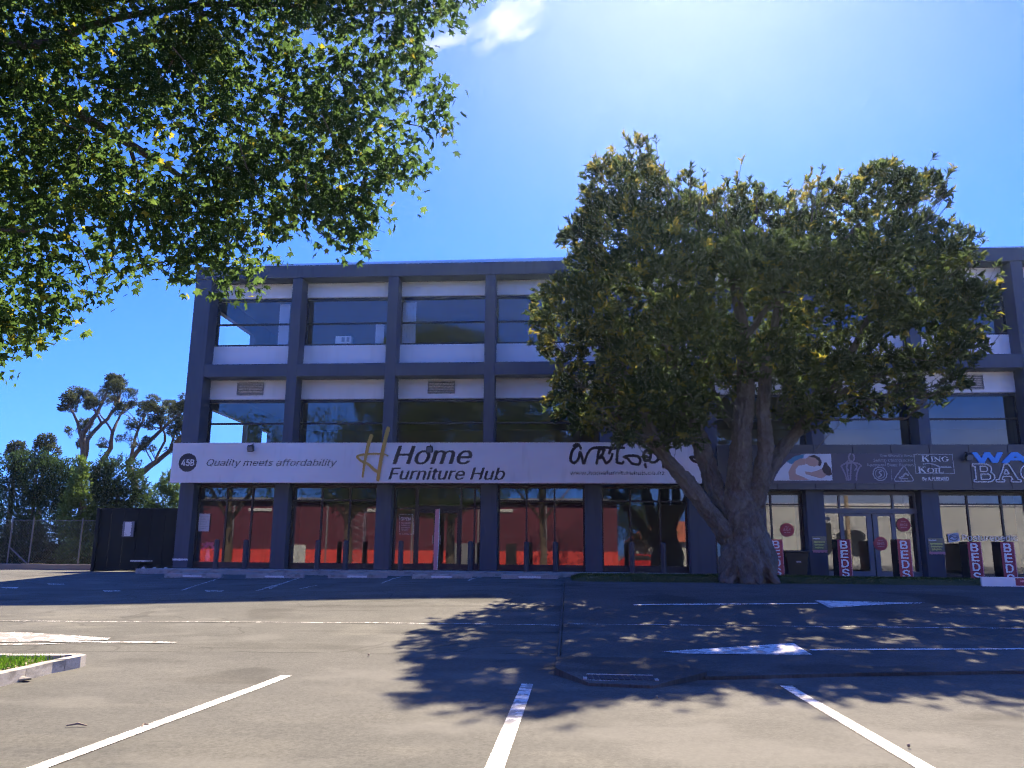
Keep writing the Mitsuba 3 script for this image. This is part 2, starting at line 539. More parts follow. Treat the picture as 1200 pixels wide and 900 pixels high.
# painted markings
mk = 'white painted parking bay line'
for a, b, l in (((40, 902), (336, 792), 'white bay line running to the lower left corner'), ((568, 930), (618, 802), 'white bay line in the middle foreground'),
                ((1092, 905), (921, 804), 'white bay line in front of the raised driveway')):
    obj('parking_line', drape(strip(a, b, .125), .006), PAINT, kind='structure', label=l)
obj('lane_line', drape(strip((-60, 727.5), (655, 733), .055), .006), WORN, kind='structure', label='thin white line across the left of the car park')
obj('lane_line', drape(strip((664, 731.5), (1330, 738), .05, DH), DH + .006), WORN, kind='structure', label='thin white centre line on the driveway')
obj('arrow_marking', drape(union_all([strip((950, 762), (1330, 760), .10, DH), ground_poly([(775, 764), (930, 754), (952, 768), (800, 766.5)], DH)]), DH + .007), PAINT, kind='structure', label='white arrow pointing left on the near lane of the driveway')
obj('arrow_marking', drape(union_all([strip((742, 709), (958, 707.5), .11, DH), ground_poly([(955, 704), (1085, 707), (1040, 708.5), (972, 712.5)], DH)]), DH + .007), PAINT, kind='structure', label='white arrow pointing right on the far lane of the driveway')
obj('arrow_marking', drape(union_all([strip((60, 752), (207, 753.5), .13), ground_poly([(-60, 752), (-30, 742), (20, 741), (130, 748), (125, 750.5), (-60, 754)])]), .007), WORN, kind='structure', label='worn white arrow at the left edge of the car park')
obj('arrow_marking_edge', drape(ground_poly([(-60, 754.6), (80, 754.2), (40, 756), (-60, 756.5)]), .007), WORN, kind='structure')
for a, b in (((213, 692), (262, 676)), ((300, 693), (330, 684)), ((316, 690), (352, 677)), ((447, 684), (473, 675)), ((548, 681), (566, 675)), ((352, 690), (372, 686))):
    obj('faded_bay_line', drape(strip(a, b, .07), .006), WORN, kind='structure')
for a in ((0, 688), (55, 684), (120, 692), (240, 692)):
    obj('faded_mark', drape(ground_poly([a, (a[0] + 22, a[1] + .2), (a[0] + 20, a[1] + 1.6), (a[0] + 2, a[1] + 1.5)]), .006), WORN, kind='structure')

# footpath slab along the shops
fx = np.array([-14.6, -12, -8, -4, 0, 1.5, 3, 5, 8, 11, 14, 18, 26])


def path_z(x):
    return np.interp(x, [-20, 1, 5, 14, 30], [0, 0, -.02, -.14, -.16])


fy = np.array([26.75, 27.5, 28.6])
FX, FY = np.meshgrid(fx, fy, indexing='ij')
obj('footpath', sheet_with_skirt(np.stack([FX, FY, path_z(FX)], -1), .3), CONC, kind='structure', label='narrow concrete footpath along the shop fronts')

# grass verge round the tree
def vz(X, Y):
    e = np.minimum(np.minimum((Y - 19.9) / .5, (26.7 - Y) / .5), np.minimum((X + .05) / .35, (13.2 - X) / .8))
    mound = np.clip(e, 0, 1) * .10 * (1 + .35 * np.clip(1 - np.hypot(X - 4.3, Y - 20.6) / 3.5, 0, 1))
    return g(X, Y) + DH - .012 + mound + (meshkit.fbm(np.stack([X, Y, X * 0], -1) * 1.1, 3) - .5) * .05


obj('verge', grid_sheet(np.arange(-.05, 13.26, .19), np.arange(19.9, 26.71, .17), vz), TURF, kind='structure', smooth=True, label='mown grass verge round the foot of the big tree')


def blades(n, X, Y, Z, h, w, c0, c1, seed, lean=.5):
    r = np.random.default_rng(seed)
    a = r.uniform(0, 2 * np.pi, n)
    h = h * r.uniform(.5, 1.25, n)
    d = np.stack([np.cos(a), np.sin(a), 0 * a], 1)
    s = np.stack([-np.sin(a), np.cos(a), 0 * a], 1)
    base = np.stack([X, Y, Z], 1)
    l = r.uniform(0, lean, n)
    tip = base + d * (h * l)[:, None] + np.array([0, 0, 1]) * h[:, None]
    mid = base + d * (h * l * .3)[:, None] + np.array([0, 0, .55]) * h[:, None]
    v = np.stack([base - s * w / 2, base + s * w / 2, mid + s * w * .4, mid - s * w * .4, tip], 1).reshape(-1, 3)
    k = np.arange(n)[:, None] * 5
    f = np.concatenate([k + [0, 1, 2], k + [0, 2, 3], k + [3, 2, 4]])
    t = r.uniform(0, 1, n)[:, None]
    c = np.asarray(c0) * (1 - t) + np.asarray(c1) * t
    return (v, f), np.repeat(c, 5, 0)


n = 30000
gx, gy = rng.uniform(.0, 13.0, n), rng.uniform(19.95, 26.6, n)
keep = (meshkit.fbm(np.stack([gx, gy, gx * 0], -1) * .9, 3, 2) > .36)
gx, gy = gx[keep], gy[keep]
m_, c_ = blades(len(gx), gx, gy, vz(gx, gy) - .005, .055, .010, (.035, .07, .015), (.13, .15, .05), 3)
obj('verge_grass', m_, BLADE, kind='stuff', label='short grass on the verge round the big tree', color=c_)

# traffic island at the left edge
kerb_top = [(-140, 822), (2, 791), (62, 777), (97, 769.5), (99, 768)]
isl = [on_ground(x, y, .12)[:2] for x, y in ((-150, 822), (0, 790), (60, 776), (93, 770), (99, 768.2), (94, 766.8), (0, 767.0), (-150, 768))]
isl = Polygon(isl).buffer(.02).simplify(.01)
inner = isl.buffer(-.13)
pts = np.array(isl.exterior.coords)[:-1]


def kerb_block(poly, z1, bev=.015):
    a = extrude(poly, 1.0)
    b = a[0].copy()
    c = np.array(poly.centroid.coords[0])
    zt = g(b[:, 0], b[:, 1])
    b[:, 2] = np.where(b[:, 2] > .5, zt + z1, zt - .08)
    return b, a[1]


isl_key = thing('traffic_island', 'low concrete kerbed island of grass at the left edge', 'kerb')
ringp = isl.difference(inner)
# cut into kerb stones
cuts, ln = [], isl.exterior.length
for k in range(14):
    p = isl.exterior.interpolate(ln * k / 14)
    q = isl.exterior.interpolate(ln * k / 14 + .01)
    d = np.array([q.x - p.x, q.y - p.y]) / .01
    nrm = np.array([-d[1], d[0]])
    cuts.append(LineString([(p.x - nrm[0] * .35, p.y - nrm[1] * .35), (p.x + nrm[0] * .35, p.y + nrm[1] * .35)]).buffer(.005))
for st in sorted(polys(ringp.difference(union_all(cuts))), key=lambda s: s.bounds[0]):
    obj('kerb_stone', kerb_block(st, .125 + R_.uniform(-.004, .004)), CONC, isl_key)
obj('bedding', kerb_block(inner, .075), SOIL, isl_key)
n = 9000
b_ = inner.bounds
px_, py_ = rng.uniform(b_[0], b_[2], n), rng.uniform(b_[1], b_[3], n)
tipx = on_ground(52, 772, .1)[0]
ok = contains_xy(inner.buffer(-.01), px_, py_) & (px_ < tipx + rng.normal(0, .12, n)) & (px_ > -9)
px_, py_ = px_[ok], py_[ok]
m_, c_ = blades(len(px_), px_, py_, g(px_, py_) + .07, .085, .010, (.06, .17, .015), (.16, .30, .03), 9, .8)
obj('island_grass', m_, BLADE, kind='stuff', label='bright green grass inside the kerbed island', color=c_)
# chips of bark at its tip
ch = []
for _ in range(260):
    x, y = R_.uniform(tipx - .3, b_[2]), R_.uniform(b_[1], b_[3])
    if inner.contains(Point(x, y)):
        s = R_.uniform(.015, .04)
        ch.append(xf(bx(-s, s, -s * .4, s * .4, 0, s * .4), R_.uniform(0, 6.28), (x, y, float(g(x, y)) + .075), rotx=R_.uniform(-.5, .5)))
if ch:
    obj('bark_mulch', join(*ch), WOODP, kind='stuff', label='brown bark chips at the tip of the kerbed island')
p = on_ground(14, 798)
obj('broken_kerb_piece', xf(trimesh.convex.convex_hull(np.random.default_rng(4).normal(0, 1, (40, 3)) * [.10, .05, .02]), .2, (p[0], p[1], p[2] + .02)), CONC,
    label='pale broken piece of concrete lying against the island kerb', cat='rubble')

# storm drain at the driveway corner
dk = thing('storm_drain', 'concrete kerb inlet with slotted iron grate at the driveway corner', 'drain')
Z = -.79
q = [on_ground(x, y)[:2] for x, y in ((655, 789), (690, 803), (765, 806), (792, 797), (862, 788))]
ap = Polygon([(X0 - .05, q[0][1] + .55), (X0 - .05, q[0][1] - .10), (q[1][0], q[1][1] - .05), (q[2][0], q[2][1] - .05), (q[3][0] + .35, q[3][1] + .12), (1.15, q[0][1] + .55)])
v, f = extrude(ap, 1.0)
v = v.copy()
tilt = np.clip((v[:, 1] - q[1][1]) / .9, 0, 1)
v[:, 2] = np.where(v[:, 2] > .5, g(v[:, 0], v[:, 1]) + .03 + tilt * .07, g(v[:, 0], v[:, 1]) - .1)
obj('apron', (v, f), DRIVE, dk)
ga, gb = on_ground(688, 801), on_ground(768, 803)
gw = (gb[0] - ga[0])
zt = float(g(ga[0], ga[1]))
obj('grate_frame', join(bx(ga[0] - .04, ga[0], ga[1] - .02, ga[1] + .24, zt - .02, zt + .052), bx(gb[0], gb[0] + .04, ga[1] - .02, ga[1] + .24, zt - .02, zt + .052),
                        bx(ga[0], gb[0], ga[1] - .03, ga[1] - .0, zt - .02, zt + .040), bx(ga[0], gb[0], ga[1] + .215, ga[1] + .25, zt - .02, zt + .066)), CONC, dk)
obj('pit', bx(ga[0], gb[0], ga[1], ga[1] + .215, zt - .1, zt + .036), BLACK, dk)
for k in range(11):
    x = ga[0] + gw * (k + .5) / 11
    obj('bar', xf(bx(-.022, .022, -.108, .108, 0, .02), .10, (x, ga[1] + .108, zt + .036), rotx=.06), BOLL, dk)

# ------------------------------------------------------------------ office building
B = thing('office_building', 'three storey navy and white concrete framed office block with shops below', 'building')
LX = [(-14.08, -13.45), (-10.32, -9.95), (-6.68, -6.30), (-3.06, -2.68), (1.06, 1.53)]
RX = [(1.06, 1.53), (4.60, 5.0), (8.15, 8.55), (11.66, 12.03), (15.26, 15.66), (18.9, 19.3), (22.5, 22.9)]
ZF0, ZF1 = 10.65, 11.15
T = .012


def part(name, *a, m=NAVY, bev=.012, parent=None, **k):
    return obj(name, bx(*a, bev=bev) if bev else bx(*a), m, parent or B, **k)


def window(x0, x1, y, z0, z1, zt, blind=None):
    w = key_for('window', B)
    labels[w] = {}
    fr_ = [bx(x0, x1, y - .05, y + .05, z1 - .10, z1), bx(x0, x1, y - .05, y + .05, z0, z0 + .05), bx(x0, x0 + .05, y - .05, y + .05, z0 + .05, z1 - .10),
           bx(x1 - .05, x1, y - .05, y + .05, z0 + .05, z1 - .10), bx(x0 + .05, x1 - .05, y - .045, y + .045, zt - .03, zt + .03)]
    obj('frame', join(*fr_), FRAME, w)
    for a, b in ((z0 + .05, zt - .03), (zt + .03, z1 - .10)):
        obj('pane', pane(x0 + .05, x1 - .05, y, a, b), GLASS, w)
    del labels[w]
    return w


def pane(x0, x1, y, z0, z1):
    v = np.array([[x0, y, z0], [x1, y, z0], [x1, y, z1], [x0, y, z1]], float)
    return v, np.array([[0, 1, 2], [0, 2, 3]])


def louvre(x0, x1, y, z0, z1):
    k = key_for('louvre', B)
    obj('frame', join(bx(x0, x1, y - .03, y, z0, z0 + .025), bx(x0, x1, y - .03, y, z1 - .025, z1), bx(x0, x0 + .025, y - .03, y, z0 + .025, z1 - .025), bx(x1 - .025, x1, y - .03, y, z0 + .025, z1 - .025)), GREY, k)
    n = 7
    for i in range(n):
        z = z0 + .03 + (z1 - z0 - .06) * (i + .5) / n
        obj('slat', xf(bx(x0 + .026, x1 - .026, -.028, .028, -.004, .004), 0, (0, y - .012, z), rotx=.7), GREY, k)


def bays(cols, Yf, vents, tag_r):
    yi = Yf + .70
    for (a0, a1), (b0, b1) in zip(cols[:-1], cols[1:]):
        x0, x1 = a1 - .02, b0 + .02
        # top storey
        part('panel', x0, x1, yi - .05, yi + .2, 10.08, 10.72, m=WHITE)
        window(x0, x1, yi + .06, 8.22, 10.07, 9.07)
        part('panel', x0, x1, yi - .05, yi + .2, 7.36, 8.20, m=WHITE)
        # middle storey
        part('panel', x0, x1, yi - .05, yi + .2, 6.14, 6.90, m=WHITE)
        window(x0, x1, yi + .06, 4.20, 6.13, 5.24)
        part('panel', x0, x1, yi - .05, yi + .2, 3.60, 4.19, m=WHITE)
        # beams between the columns
        part('beam', a1, b0, Yf + .008, yi + .25, 6.87, 7.35)
        part('beam', a1, b0, Yf + .008, yi + .25, 3.02, 3.58)


bays(LX, 28.0, None, 'L')
bays(RX, 27.5, None, 'R')
for x0, x1 in LX[:-1]:
    part('column', x0, x1, 28.0, 29.0, 3.03, ZF0 - .002)
for x0, x1 in RX:
    part('column', x0, x1, 27.5, 29.0, 2.9, ZF0 - .002)
part('roof_fascia', -14.10, 1.04, 27.98, 29.2, ZF0, ZF1, bev=.02)
part('roof_fascia', 1.045, 24.0, 27.48, 29.2, ZF0, ZF1, bev=.02)
v, f = bx(-11.5, 24, 28.15, 28.3, 11.16, 11.5)
v = v.copy()
v[(v[:, 0] < 0) & (v[:, 2] > 11.3), 2] = 11.27
obj('roof_flashing', (v, f), ALU, B)
for xa, xb, ya, yb in ((277, 309, 448, 463), (501, 533, 446, 461)):
    p, q_ = at(xa, yb, 28.6), at(xb, ya, 28.6)
    louvre(p[0], q_[0], 28.645, p[2], q_[2])
for xa, xb, ya, yb in ((1114, 1152, 439, 456), (1000, 1020, 440, 457)):
    p, q_ = at(xa, yb, 28.1), at(xb, ya, 28.1)
    louvre(p[0], q_[0], 28.145, p[2], q_[2])

# ground storey
LG = [(-13.95, -13.42), (-10.47, -9.95), (-6.79, -6.25), (-3.11, -2.53), (.50, 1.08)]
for x0, x1 in LG:
    part('shop_column', x0, x1, 27.985, 29.0, 0.002, 3.018)
part('shop_column', 4.02, 4.86, 27.9, 29.2, -.03, 2.898)
for x0, x1 in ((7.81, 8.39), (11.51, 12.08), (15.2, 15.8), (18.9, 19.5)):
    part('shop_column', x0, x1, 27.5, 29.0, float(path_z(x0)) + .002, 2.898)
GY = 28.45
tape = part('column_tape', -13.96, -13.41, 27.975, 27.983, .27, .33, m=INKW, bev=0)


def shopfront(x0, x1, y, z0, zsill, zt, z1, mull, mm=FRAME):
    w = key_for('shop_window', B)
    labels[w] = {}
    fr_ = [bx(x0, x1, y - .06, y + .06, z0, zsill), bx(x0, x1, y - .05, y + .05, z1 - .05, z1 + .06)]
    xs_ = [x0] + list(mull) + [x1]
    for i, x in enumerate(xs_):
        a, b = (x, x + .06) if i == 0 else (x - .06, x) if i == len(xs_) - 1 else (x - .028, x + .028)
        fr_.append(bx(a, b, y - .05, y + .05, zsill, z1 - .05))
    fr_.append(bx(x0 + .06, x1 - .06, y - .036, y + .036, zt - .025, zt + .025))
    obj('frame', join(*fr_), mm, w)
    for a, b in zip(xs_[:-1], xs_[1:]):
        for c, d in ((zsill, zt - .025), (zt + .025, z1 - .05)):
            obj('pane', pane(a, b, y + R_.uniform(-.003, .003), c, d), GLASS, w)
    del labels[w]


def gx_(x, y=620, Y=GY):
    return float(at(x, y, Y)[0])


shopfront(-13.42, -10.47, GY, .0, .22, 2.41, 2.90, [gx_(264), gx_(294)])
shopfront(-9.95, -6.79, GY, .0, .22, 2.41, 2.90, [gx_(376), gx_(409)])
shopfront(-2.53, .50, GY, .0, .22, 2.41, 2.90, [gx_(617), gx_(650)])
shopfront(1.08, 4.02, GY, .0, .22, 2.41, 2.90, [gx_(739), gx_(774)])
# door bay of the furniture shop
xa, xb, xc, xd, xe = -6.25, gx_(488), gx_(536), gx_(541), -3.11
shopfront(xa, xb, GY, .0, .22, 2.14, 2.90, [])
shopfront(xc + .09, xe, GY, .0, .22, 2.14, 2.90, [gx_(556)])
obj('transom_window', join(bx(xb, xc + .09, GY - .06, GY + .06, 2.08, 2.22), bx(xb, xc + .09, GY - .05, GY + .05, 2.86, 2.96), bx(xb - .0, xb + .05, GY - .055, GY + .055, 2.22, 2.86)), FRAME, B)
obj('transom_pane', pane(xb, xc + .09, GY, 2.2, 2.88), GLASS, B)
for a, b in ((xb, (xb + xc) / 2 - .005), ((xb + xc) / 2 + .005, xc + .09)):
    d_ = key_for('glass_door', B)
    labels[d_] = {}
    obj('frame', join(bx(a, a + .09, GY - .04, GY + .04, .02, 2.07), bx(b - .09, b, GY - .04, GY + .04, .02, 2.07), bx(a + .09, b - .09, GY - .04, GY + .04, .02, .24), bx(a + .09, b - .09, GY - .04, GY + .04, 1.98, 2.07)), FRAME, d_)
    obj('pane', pane(a + .09, b - .09, GY, .24, 1.98), GLASS, d_)
    hx = b - .13 if a == xb else a + .13
    obj('handle', tube([(hx, GY - .04, .9), (hx, GY - .09, .93), (hx, GY - .09, 1.17), (hx, GY - .04, 1.2)], .012, 6), ALU, d_)
    del labels[d_]
# right hand shop
GR = 28.0


def gr_(x, y=630):
    return float(at(x, y, GR)[0])


shopfront(4.86, 7.81, GR, -.1, .10, 2.30, 2.66, [gr_(905), gr_(872)][::-1])
xa, xb, xc, xd = 8.39, gr_(987), gr_(1048), 11.51
shopfront(xa, xb, GR, -.12, .12, 2.12, 2.66, [], GREY)
shopfront(xc, xd, GR, -.12, .12, 2.12, 2.66, [], GREY)
xm = gr_(1024, 640)
obj('transom_window', join(bx(xb, xc, GR - .05, GR + .05, 2.61, 2.72), bx(xa, xd, GR - .09, GR - .055, 2.0, 2.17)), GREY, B)
obj('transom_pane', pane(xb, xc, GR, 2.17, 2.62), GLASS, B)
for a, b in ((xb, xm - .02), (xm + .02, xc)):
    d_ = key_for('glass_door', B)
    labels[d_] = {}
    obj('frame', join(bx(a, a + (.07 if a == xb else .16), GR - .04, GR + .04, -.09, 1.99), bx(b - (.07 if a != xb else .16), b, GR - .04, GR + .04, -.09, 1.99), bx(a + .07, b - .07, GR - .035, GR + .035, -.09, .12), bx(a + .07, b - .07, GR - .035, GR + .035, 1.92, 1.99)), GREY, d_)
    obj('pane', pane(a + .07, b - .07, GR, .12, 1.92), GLASS, d_)
    del labels[d_]
shopfront(12.08, 15.2, GR, -.14, .06, 2.32, 2.66, [gr_(1137), gr_(1177)])
shopfront(15.8, 18.9, GR, -.14, .06, 2.32, 2.66, [16.8, 17.9])
part('lintel', -13.42, 1.08, 28.3, 28.8, 2.965, 3.02, bev=0)
part('lintel', 4.86, 22, 27.85, 28.6, 2.725, 2.9, bev=0)
# shell behind the front
obj('floor_slab', join(bx(-13.9, 24, 28.52, 46, -.3, -.004), bx(-13.9, 24, 29.0, 46, 3.05, 3.5), bx(-13.9, 24, 29.0, 46, 6.85, 7.3), bx(-13.9, 24, 29.2, 46, 10.6, 11.1)), INT, B)
obj('back_wall', bx(-13.9, 24, 41, 41.2, -.0, 10.6), INT, B)
sw = []
zs_ = [(-.0, 4.6), (5.95, 8.25), (9.75, 10.6)]
ysd = [(29.2, 33.4), (35.0, 38.6)]
for a, b in ((0, 4.6), (6.0, 8.25), (9.95, 11.0)):
    sw.append(bx(-14.08, -13.85, 29.0, 46, a, b))
for a, b in ((29.0, 29.3), (33.4, 35.0), (36.2, 46)):
    sw.append(bx(-14.08, -13.85, a, b, 4.6, 6.0))
    sw.append(bx(-14.08, -13.85, a, b, 8.25, 9.95))
obj('side_wall', join(*sw), NAVY, B)
obj('side_wall', bx(23.9, 24.1, 28.5, 46, 0, 11), NAVY, B)
# things inside the upper windows
for x0, x1, z0, z1 in ((gx_(326, 380, 28.9), gx_(338, 380, 28.9), 8.3, 9.95), (gx_(470, 380, 28.9), gx_(487, 380, 28.9), 8.3, 9.95), (gx_(440, 380, 28.9), gx_(450, 380, 28.9), 8.3, 9.1)):
    for k in range(5):
        w = (x1 - x0) / 5
        obj('blind', bx(x0 + w * k, x0 + w * (k + .94), 28.98, 28.995, z0, z1), BLIND, B)
ac = thing('window_unit', 'small white fan unit standing on the sill of a top floor window', 'air conditioner')
p, q_ = at(393, 403, 28.95), at(412, 394, 28.95)
obj('casing', bx(p[0], q_[0], 28.9, 29.2, p[2], q_[2], bev=.01), PAPER, ac)
for k in range(2):
    x = p[0] + (q_[0] - p[0]) * (.42 + .3 * k)
    obj('grille', bx(x, x + .11, 28.888, 28.898, p[2] + .06, q_[2] - .05), GREY, ac)

# ------------------------------------------------------------------ long banner of the furniture shop
BY = 27.34
bn = thing('shop_banner', 'long pale sign board with dark lettering over the furniture shop', 'sign')
p0, p1 = at(203, 521.4, BY), at(822, 565.6, BY)
zb0, zb1 = float(at(500, 565, BY)[2]), float(at(500, 519.4, BY)[2])
v, f = bx(float(p0[0]), p1[0], BY, BY + .15, zb0, zb1)
obj('board', (v, f), BANNER, bn)
obj('trim', join(bx(p0[0] - .02, p1[0] + .02, BY - .012, BY + .15, zb0 - .03, zb0), bx(p0[0] - .02, p1[0] + .02, BY - .012, BY + .15, zb1, zb1 + .025)), ALU, bn)
obj('board_return', bx(p1[0], p1[0] + .02, BY - .004, BY + .15, zb0, zb1), ALU, bn)
obj('bracket', join(*[bx(x - .05, x + .05, BY + .151, 27.978, z, z + .08) for x in (-13.7, -10.2, -6.5, -2.8) for z in (zb0 + .15, zb1 - .25)]), FRAME, bn)
e = .006


def on_banner(name, poly, m, lift=0.0, parent=None, label=None):
    return obj(name, slab(poly, BY - .001 - lift, e), m, parent or bn, label=label)


c = at(220, 542, BY)
nb = on_banner('number_disc', Point(c[0], c[2]).buffer(.325, 24), INKD)
on_banner('number', px_text('45B', 212.5, 227.5, 545.8, 538.6, BY, bold=True), INKW, .007, nb)
on_banner('slogan', px_text('Quality meets affordability', 242, 394.5, 546, 538, BY, shear=.28, thin=.009), INKD)
on_banner('shop_name', px_text('Home', 460, 553.5, 543.8, 522.4, BY, shear=.26, bold=True, thin=.028), INKD)
on_banner('shop_name', px_text('Furniture Hub', 455, 592, 562, 548, BY, shear=.26, bold=True, thin=.028), INKD)
on_banner('web_address', px_text('www.homefurniturehub.co.nz', 668, 779, 556.5, 551.5, BY), INKD)


def zp(x, y, x0, y0, s):
    return (x0 + x / s, y0 + y / s)


def stroke(pts, Y, w0, w1=None):
    """a brush stroke in picture points, w in metres"""
    q = [at(x, y, Y) for x, y in pts]
    q = np.array([(a[0], a[2]) for a in q])
    w1 = w0 if w1 is None else w1
    # resample smoothly
    t = np.r_[0, np.cumsum(np.linalg.norm(np.diff(q, axis=0), axis=1))]
    u = np.linspace(0, t[-1], max(6, int(t[-1] / .03)))
    try:
        from scipy.interpolate import CubicSpline, PchipInterpolator
        c = np.column_stack([PchipInterpolator(t, q[:, k])(u) for k in (0, 1)]) if len(q) > 2 else np.column_stack([np.interp(u, t, q[:, k]) for k in (0, 1)])
    except ImportError:
        c = np.column_stack([np.interp(u, t, q[:, k]) for k in (0, 1)])
    ws = np.linspace(w0, w1, len(u))
    return union_all([LineString([c[i], c[i + 1]]).buffer((ws[i] + ws[i + 1]) / 4, 4) for i in range(len(u) - 1)])


lk = thing('gold_emblem', 'gold brush stroke letter H rising above the pale banner', 'sign')
GYE = BY - .02
s1 = stroke([zp(*p, 400, 500, 6) for p in ((212, 66), (190, 130), (168, 235), (150, 352))], GYE, .13, .06)
s2 = stroke([zp(*p, 400, 500, 6) for p in ((330, 14), (308, 100), (282, 220), (258, 374))], GYE, .14, .11)
s3 = stroke([zp(*p, 400, 500, 6) for p in ((328, 203), (290, 192), (230, 190), (150, 197), (112, 212), (135, 238), (190, 264), (235, 305), (262, 318))], GYE, .04, .10)
obj('left_stroke', slab(s1, GYE, .03), GOLD, lk)
obj('right_stroke', slab(s2, GYE - .001, .03), GOLD, lk)
obj('loop_stroke', slab(s3, GYE - .004, .03), GOLD, lk)

# sprayed scrawl over the right end
gf = [[(262, 112), (285, 104), (303, 128)], [(285, 110), (250, 150), (243, 195), (262, 213), (288, 190), (300, 150), (305, 160), (320, 216), (340, 165), (362, 133), (385, 124)],
      [(385, 124), (440, 122), (500, 124), (556, 124)], [(412, 126), (396, 216)], [(415, 130), (440, 132), (428, 165), (404, 186), (430, 180), (452, 214), (478, 192), (488, 160)],
      [(470, 155), (482, 132), (522, 126)], [(524, 126), (516, 165), (514, 208), (545, 216), (552, 206)], [(556, 178), (590, 170), (632, 172), (652, 198), (640, 222), (604, 216), (580, 190), (566, 182)],
      [(668, 178), (690, 140), (712, 165), (705, 195), (680, 200), (668, 178), (706, 182)], [(692, 134), (735, 155), (758, 184), (730, 210), (712, 208)], [(758, 184), (786, 205), (786, 238)],
      [(680, 222), (684, 238)], [(945, 180), (960, 178), (985, 190), (1000, 204)], [(948, 182), (965, 202), (985, 206)]]
for gp in polys(union_all([stroke([zp(*p, 620, 500, 5) for p in s], BY, .10, .085) for s in gf])):
    obj('graffiti', slab(gp, BY - .008, .003), GRAF, bn, label='black sprayed graffiti scrawl across the right end of the board' if gp.area > .4 else None)


def floodlight(x, y, lab):
    p = at(x, y, BY - .12)
    k = thing('floodlight', lab, 'lamp', None)
    obj('housing', xf(bx(-.11, .11, -.07, .07, -.11, .11, bev=.02), 0, (p[0], BY - .22, p[2]), rotx=.35), BLACK, k)
    obj('arm', tube([(p[0], BY - .17, p[2] + .06), (p[0], BY - .1, p[2] + .16), (p[0], BY + .05, p[2] + .20)], .018, 6), BLACK, k)
    obj('lens', xf(bx(-.09, .09, -.082, -.072, -.09, .09), 0, (p[0], BY - .22, p[2]), rotx=.35), GREY, k)


floodlight(295, 526, 'small black floodlight above the slogan on the pale banner')
floodlight(504, 527, 'small black floodlight above the second letter of Home')

# ------------------------------------------------------------------ dark fascia with the bed signs
CY = 27.2
fa = thing('shop_fascia', 'dark panelled sign fascia over the bed shop on the right', 'sign')
joints_px = [910, 954.5, 1000.5, 1046, 1091, 1137.5, 1183.5]
jx = [4.92, 5.9] + [float(at(x, 548, CY)[0]) for x in joints_px] + [15.2, 16.5, 17.8, 19.1, 20.4, 21.7]
jx = sorted(jx)
for a, b in zip(jx[:-1], jx[1:]):
    obj('panel', bx(a + .006, b - .006, CY, CY + .05, 2.73, 4.22, bev=.006), FASCIA, fa)
obj('backing', bx(4.95, 21.6, CY + .052, CY + .5, 2.75, 4.2), BLACK, fa)


def cy(p, lift, poly, m, name, parent, label=None):
    return obj(name, slab(poly, CY - lift, .003), m, parent, label=label)


bb = thing('bed_billboard', 'printed sign strip with a sleeping couple and a glowing spine', 'poster')
z0b, z1b = at(1000, 566.5, CY)[2], at(1000, 531.5, CY)[2]
xl, xm_, xr = at(906, 560, CY)[0], at(975, 550, CY)[0], at(1160, 550, CY)[0]
obj('board', slab(sbox(xl, z0b, at(1059, 550, CY)[0], z1b), CY - .002, .012), DIM, bb)
L2 = .016


def bb_poly(name, pts, m, k, x0=900, y0=520, s=8):
    return obj(name, slab(px_poly([zp(*p, x0, y0, s) for p in pts], CY).buffer(.012).buffer(-.008), CY - .014 - .0022 * k, .002), m, bb)


bb_poly('bed_linen', [(55, 344), (75, 300), (115, 235), (175, 170), (250, 120), (330, 97), (588, 97), (602, 344)], BEDW, 0)
bb_poly('pillow', [(175, 168), (250, 118), (340, 98), (330, 130), (270, 170), (215, 192)], TEAL, 1)
bb_poly('arm', [(345, 140), (300, 140), (250, 165), (215, 215), (190, 270), (205, 340), (385, 340), (320, 310), (258, 285), (255, 240), (285, 205), (345, 195)], SKIN, 2)
bb_poly('face', [(345, 150), (380, 120), (440, 130), (480, 165), (470, 200), (430, 215), (385, 205), (350, 185)], SKIN, 3)
bb_poly('hair', [(380, 118), (430, 106), (480, 130), (502, 170), (490, 210), (470, 205), (475, 165), (440, 132)], HAIR, 4)
bb_poly('hand', [(345, 258), (400, 270), (470, 250), (540, 215), (560, 290), (500, 325), (440, 310), (400, 300), (355, 285)], SKIN, 3)
bb_poly('hair', [(520, 200), (530, 175), (548, 175), (556, 200), (585, 230), (598, 290), (560, 300), (520, 270), (505, 240)], HAIR, 4)
sk = [[(770, 95), (755, 130), (770, 165), (790, 165), (808, 130), (795, 98)], [(780, 165), (775, 230), (770, 340)], [(745, 165), (740, 240), (755, 340)], [(685, 210), (740, 180), (820, 180), (870, 205)],
      [(685, 215), (715, 270), (738, 340)], [(868, 210), (840, 250), (828, 340)], [(765, 180), (735, 215), (750, 250)], [(795, 180), (830, 215), (812, 250)]]
obj('spine_figure', slab(union_all([stroke([zp(*p, 900, 520, 8) for p in s], CY, .05, .05) for s in sk]), CY - .0165, .002), BONE, bb)
kk = 0
for s, a, b, yb, yt in (("The World's Best", 1031, 1069, 535.6, 532.4), ('Selling Chiropractor', 1023, 1070, 541, 537.8), ('Approved Sleep System', 1016, 1070, 546.4, 543.2)):
    obj('caption', slab(px_text(s, a, b, yb, yt, CY), CY - .0165 if b < 1060 else CY - .0165, .003), INKG, bb)
def ring(cx, cy_, r, w):
    p = at(cx, cy_, CY)
    s = r / 34.6
    return Point(p[0], p[2]).buffer(s, 20).difference(Point(p[0], p[2]).buffer(s - w, 20))


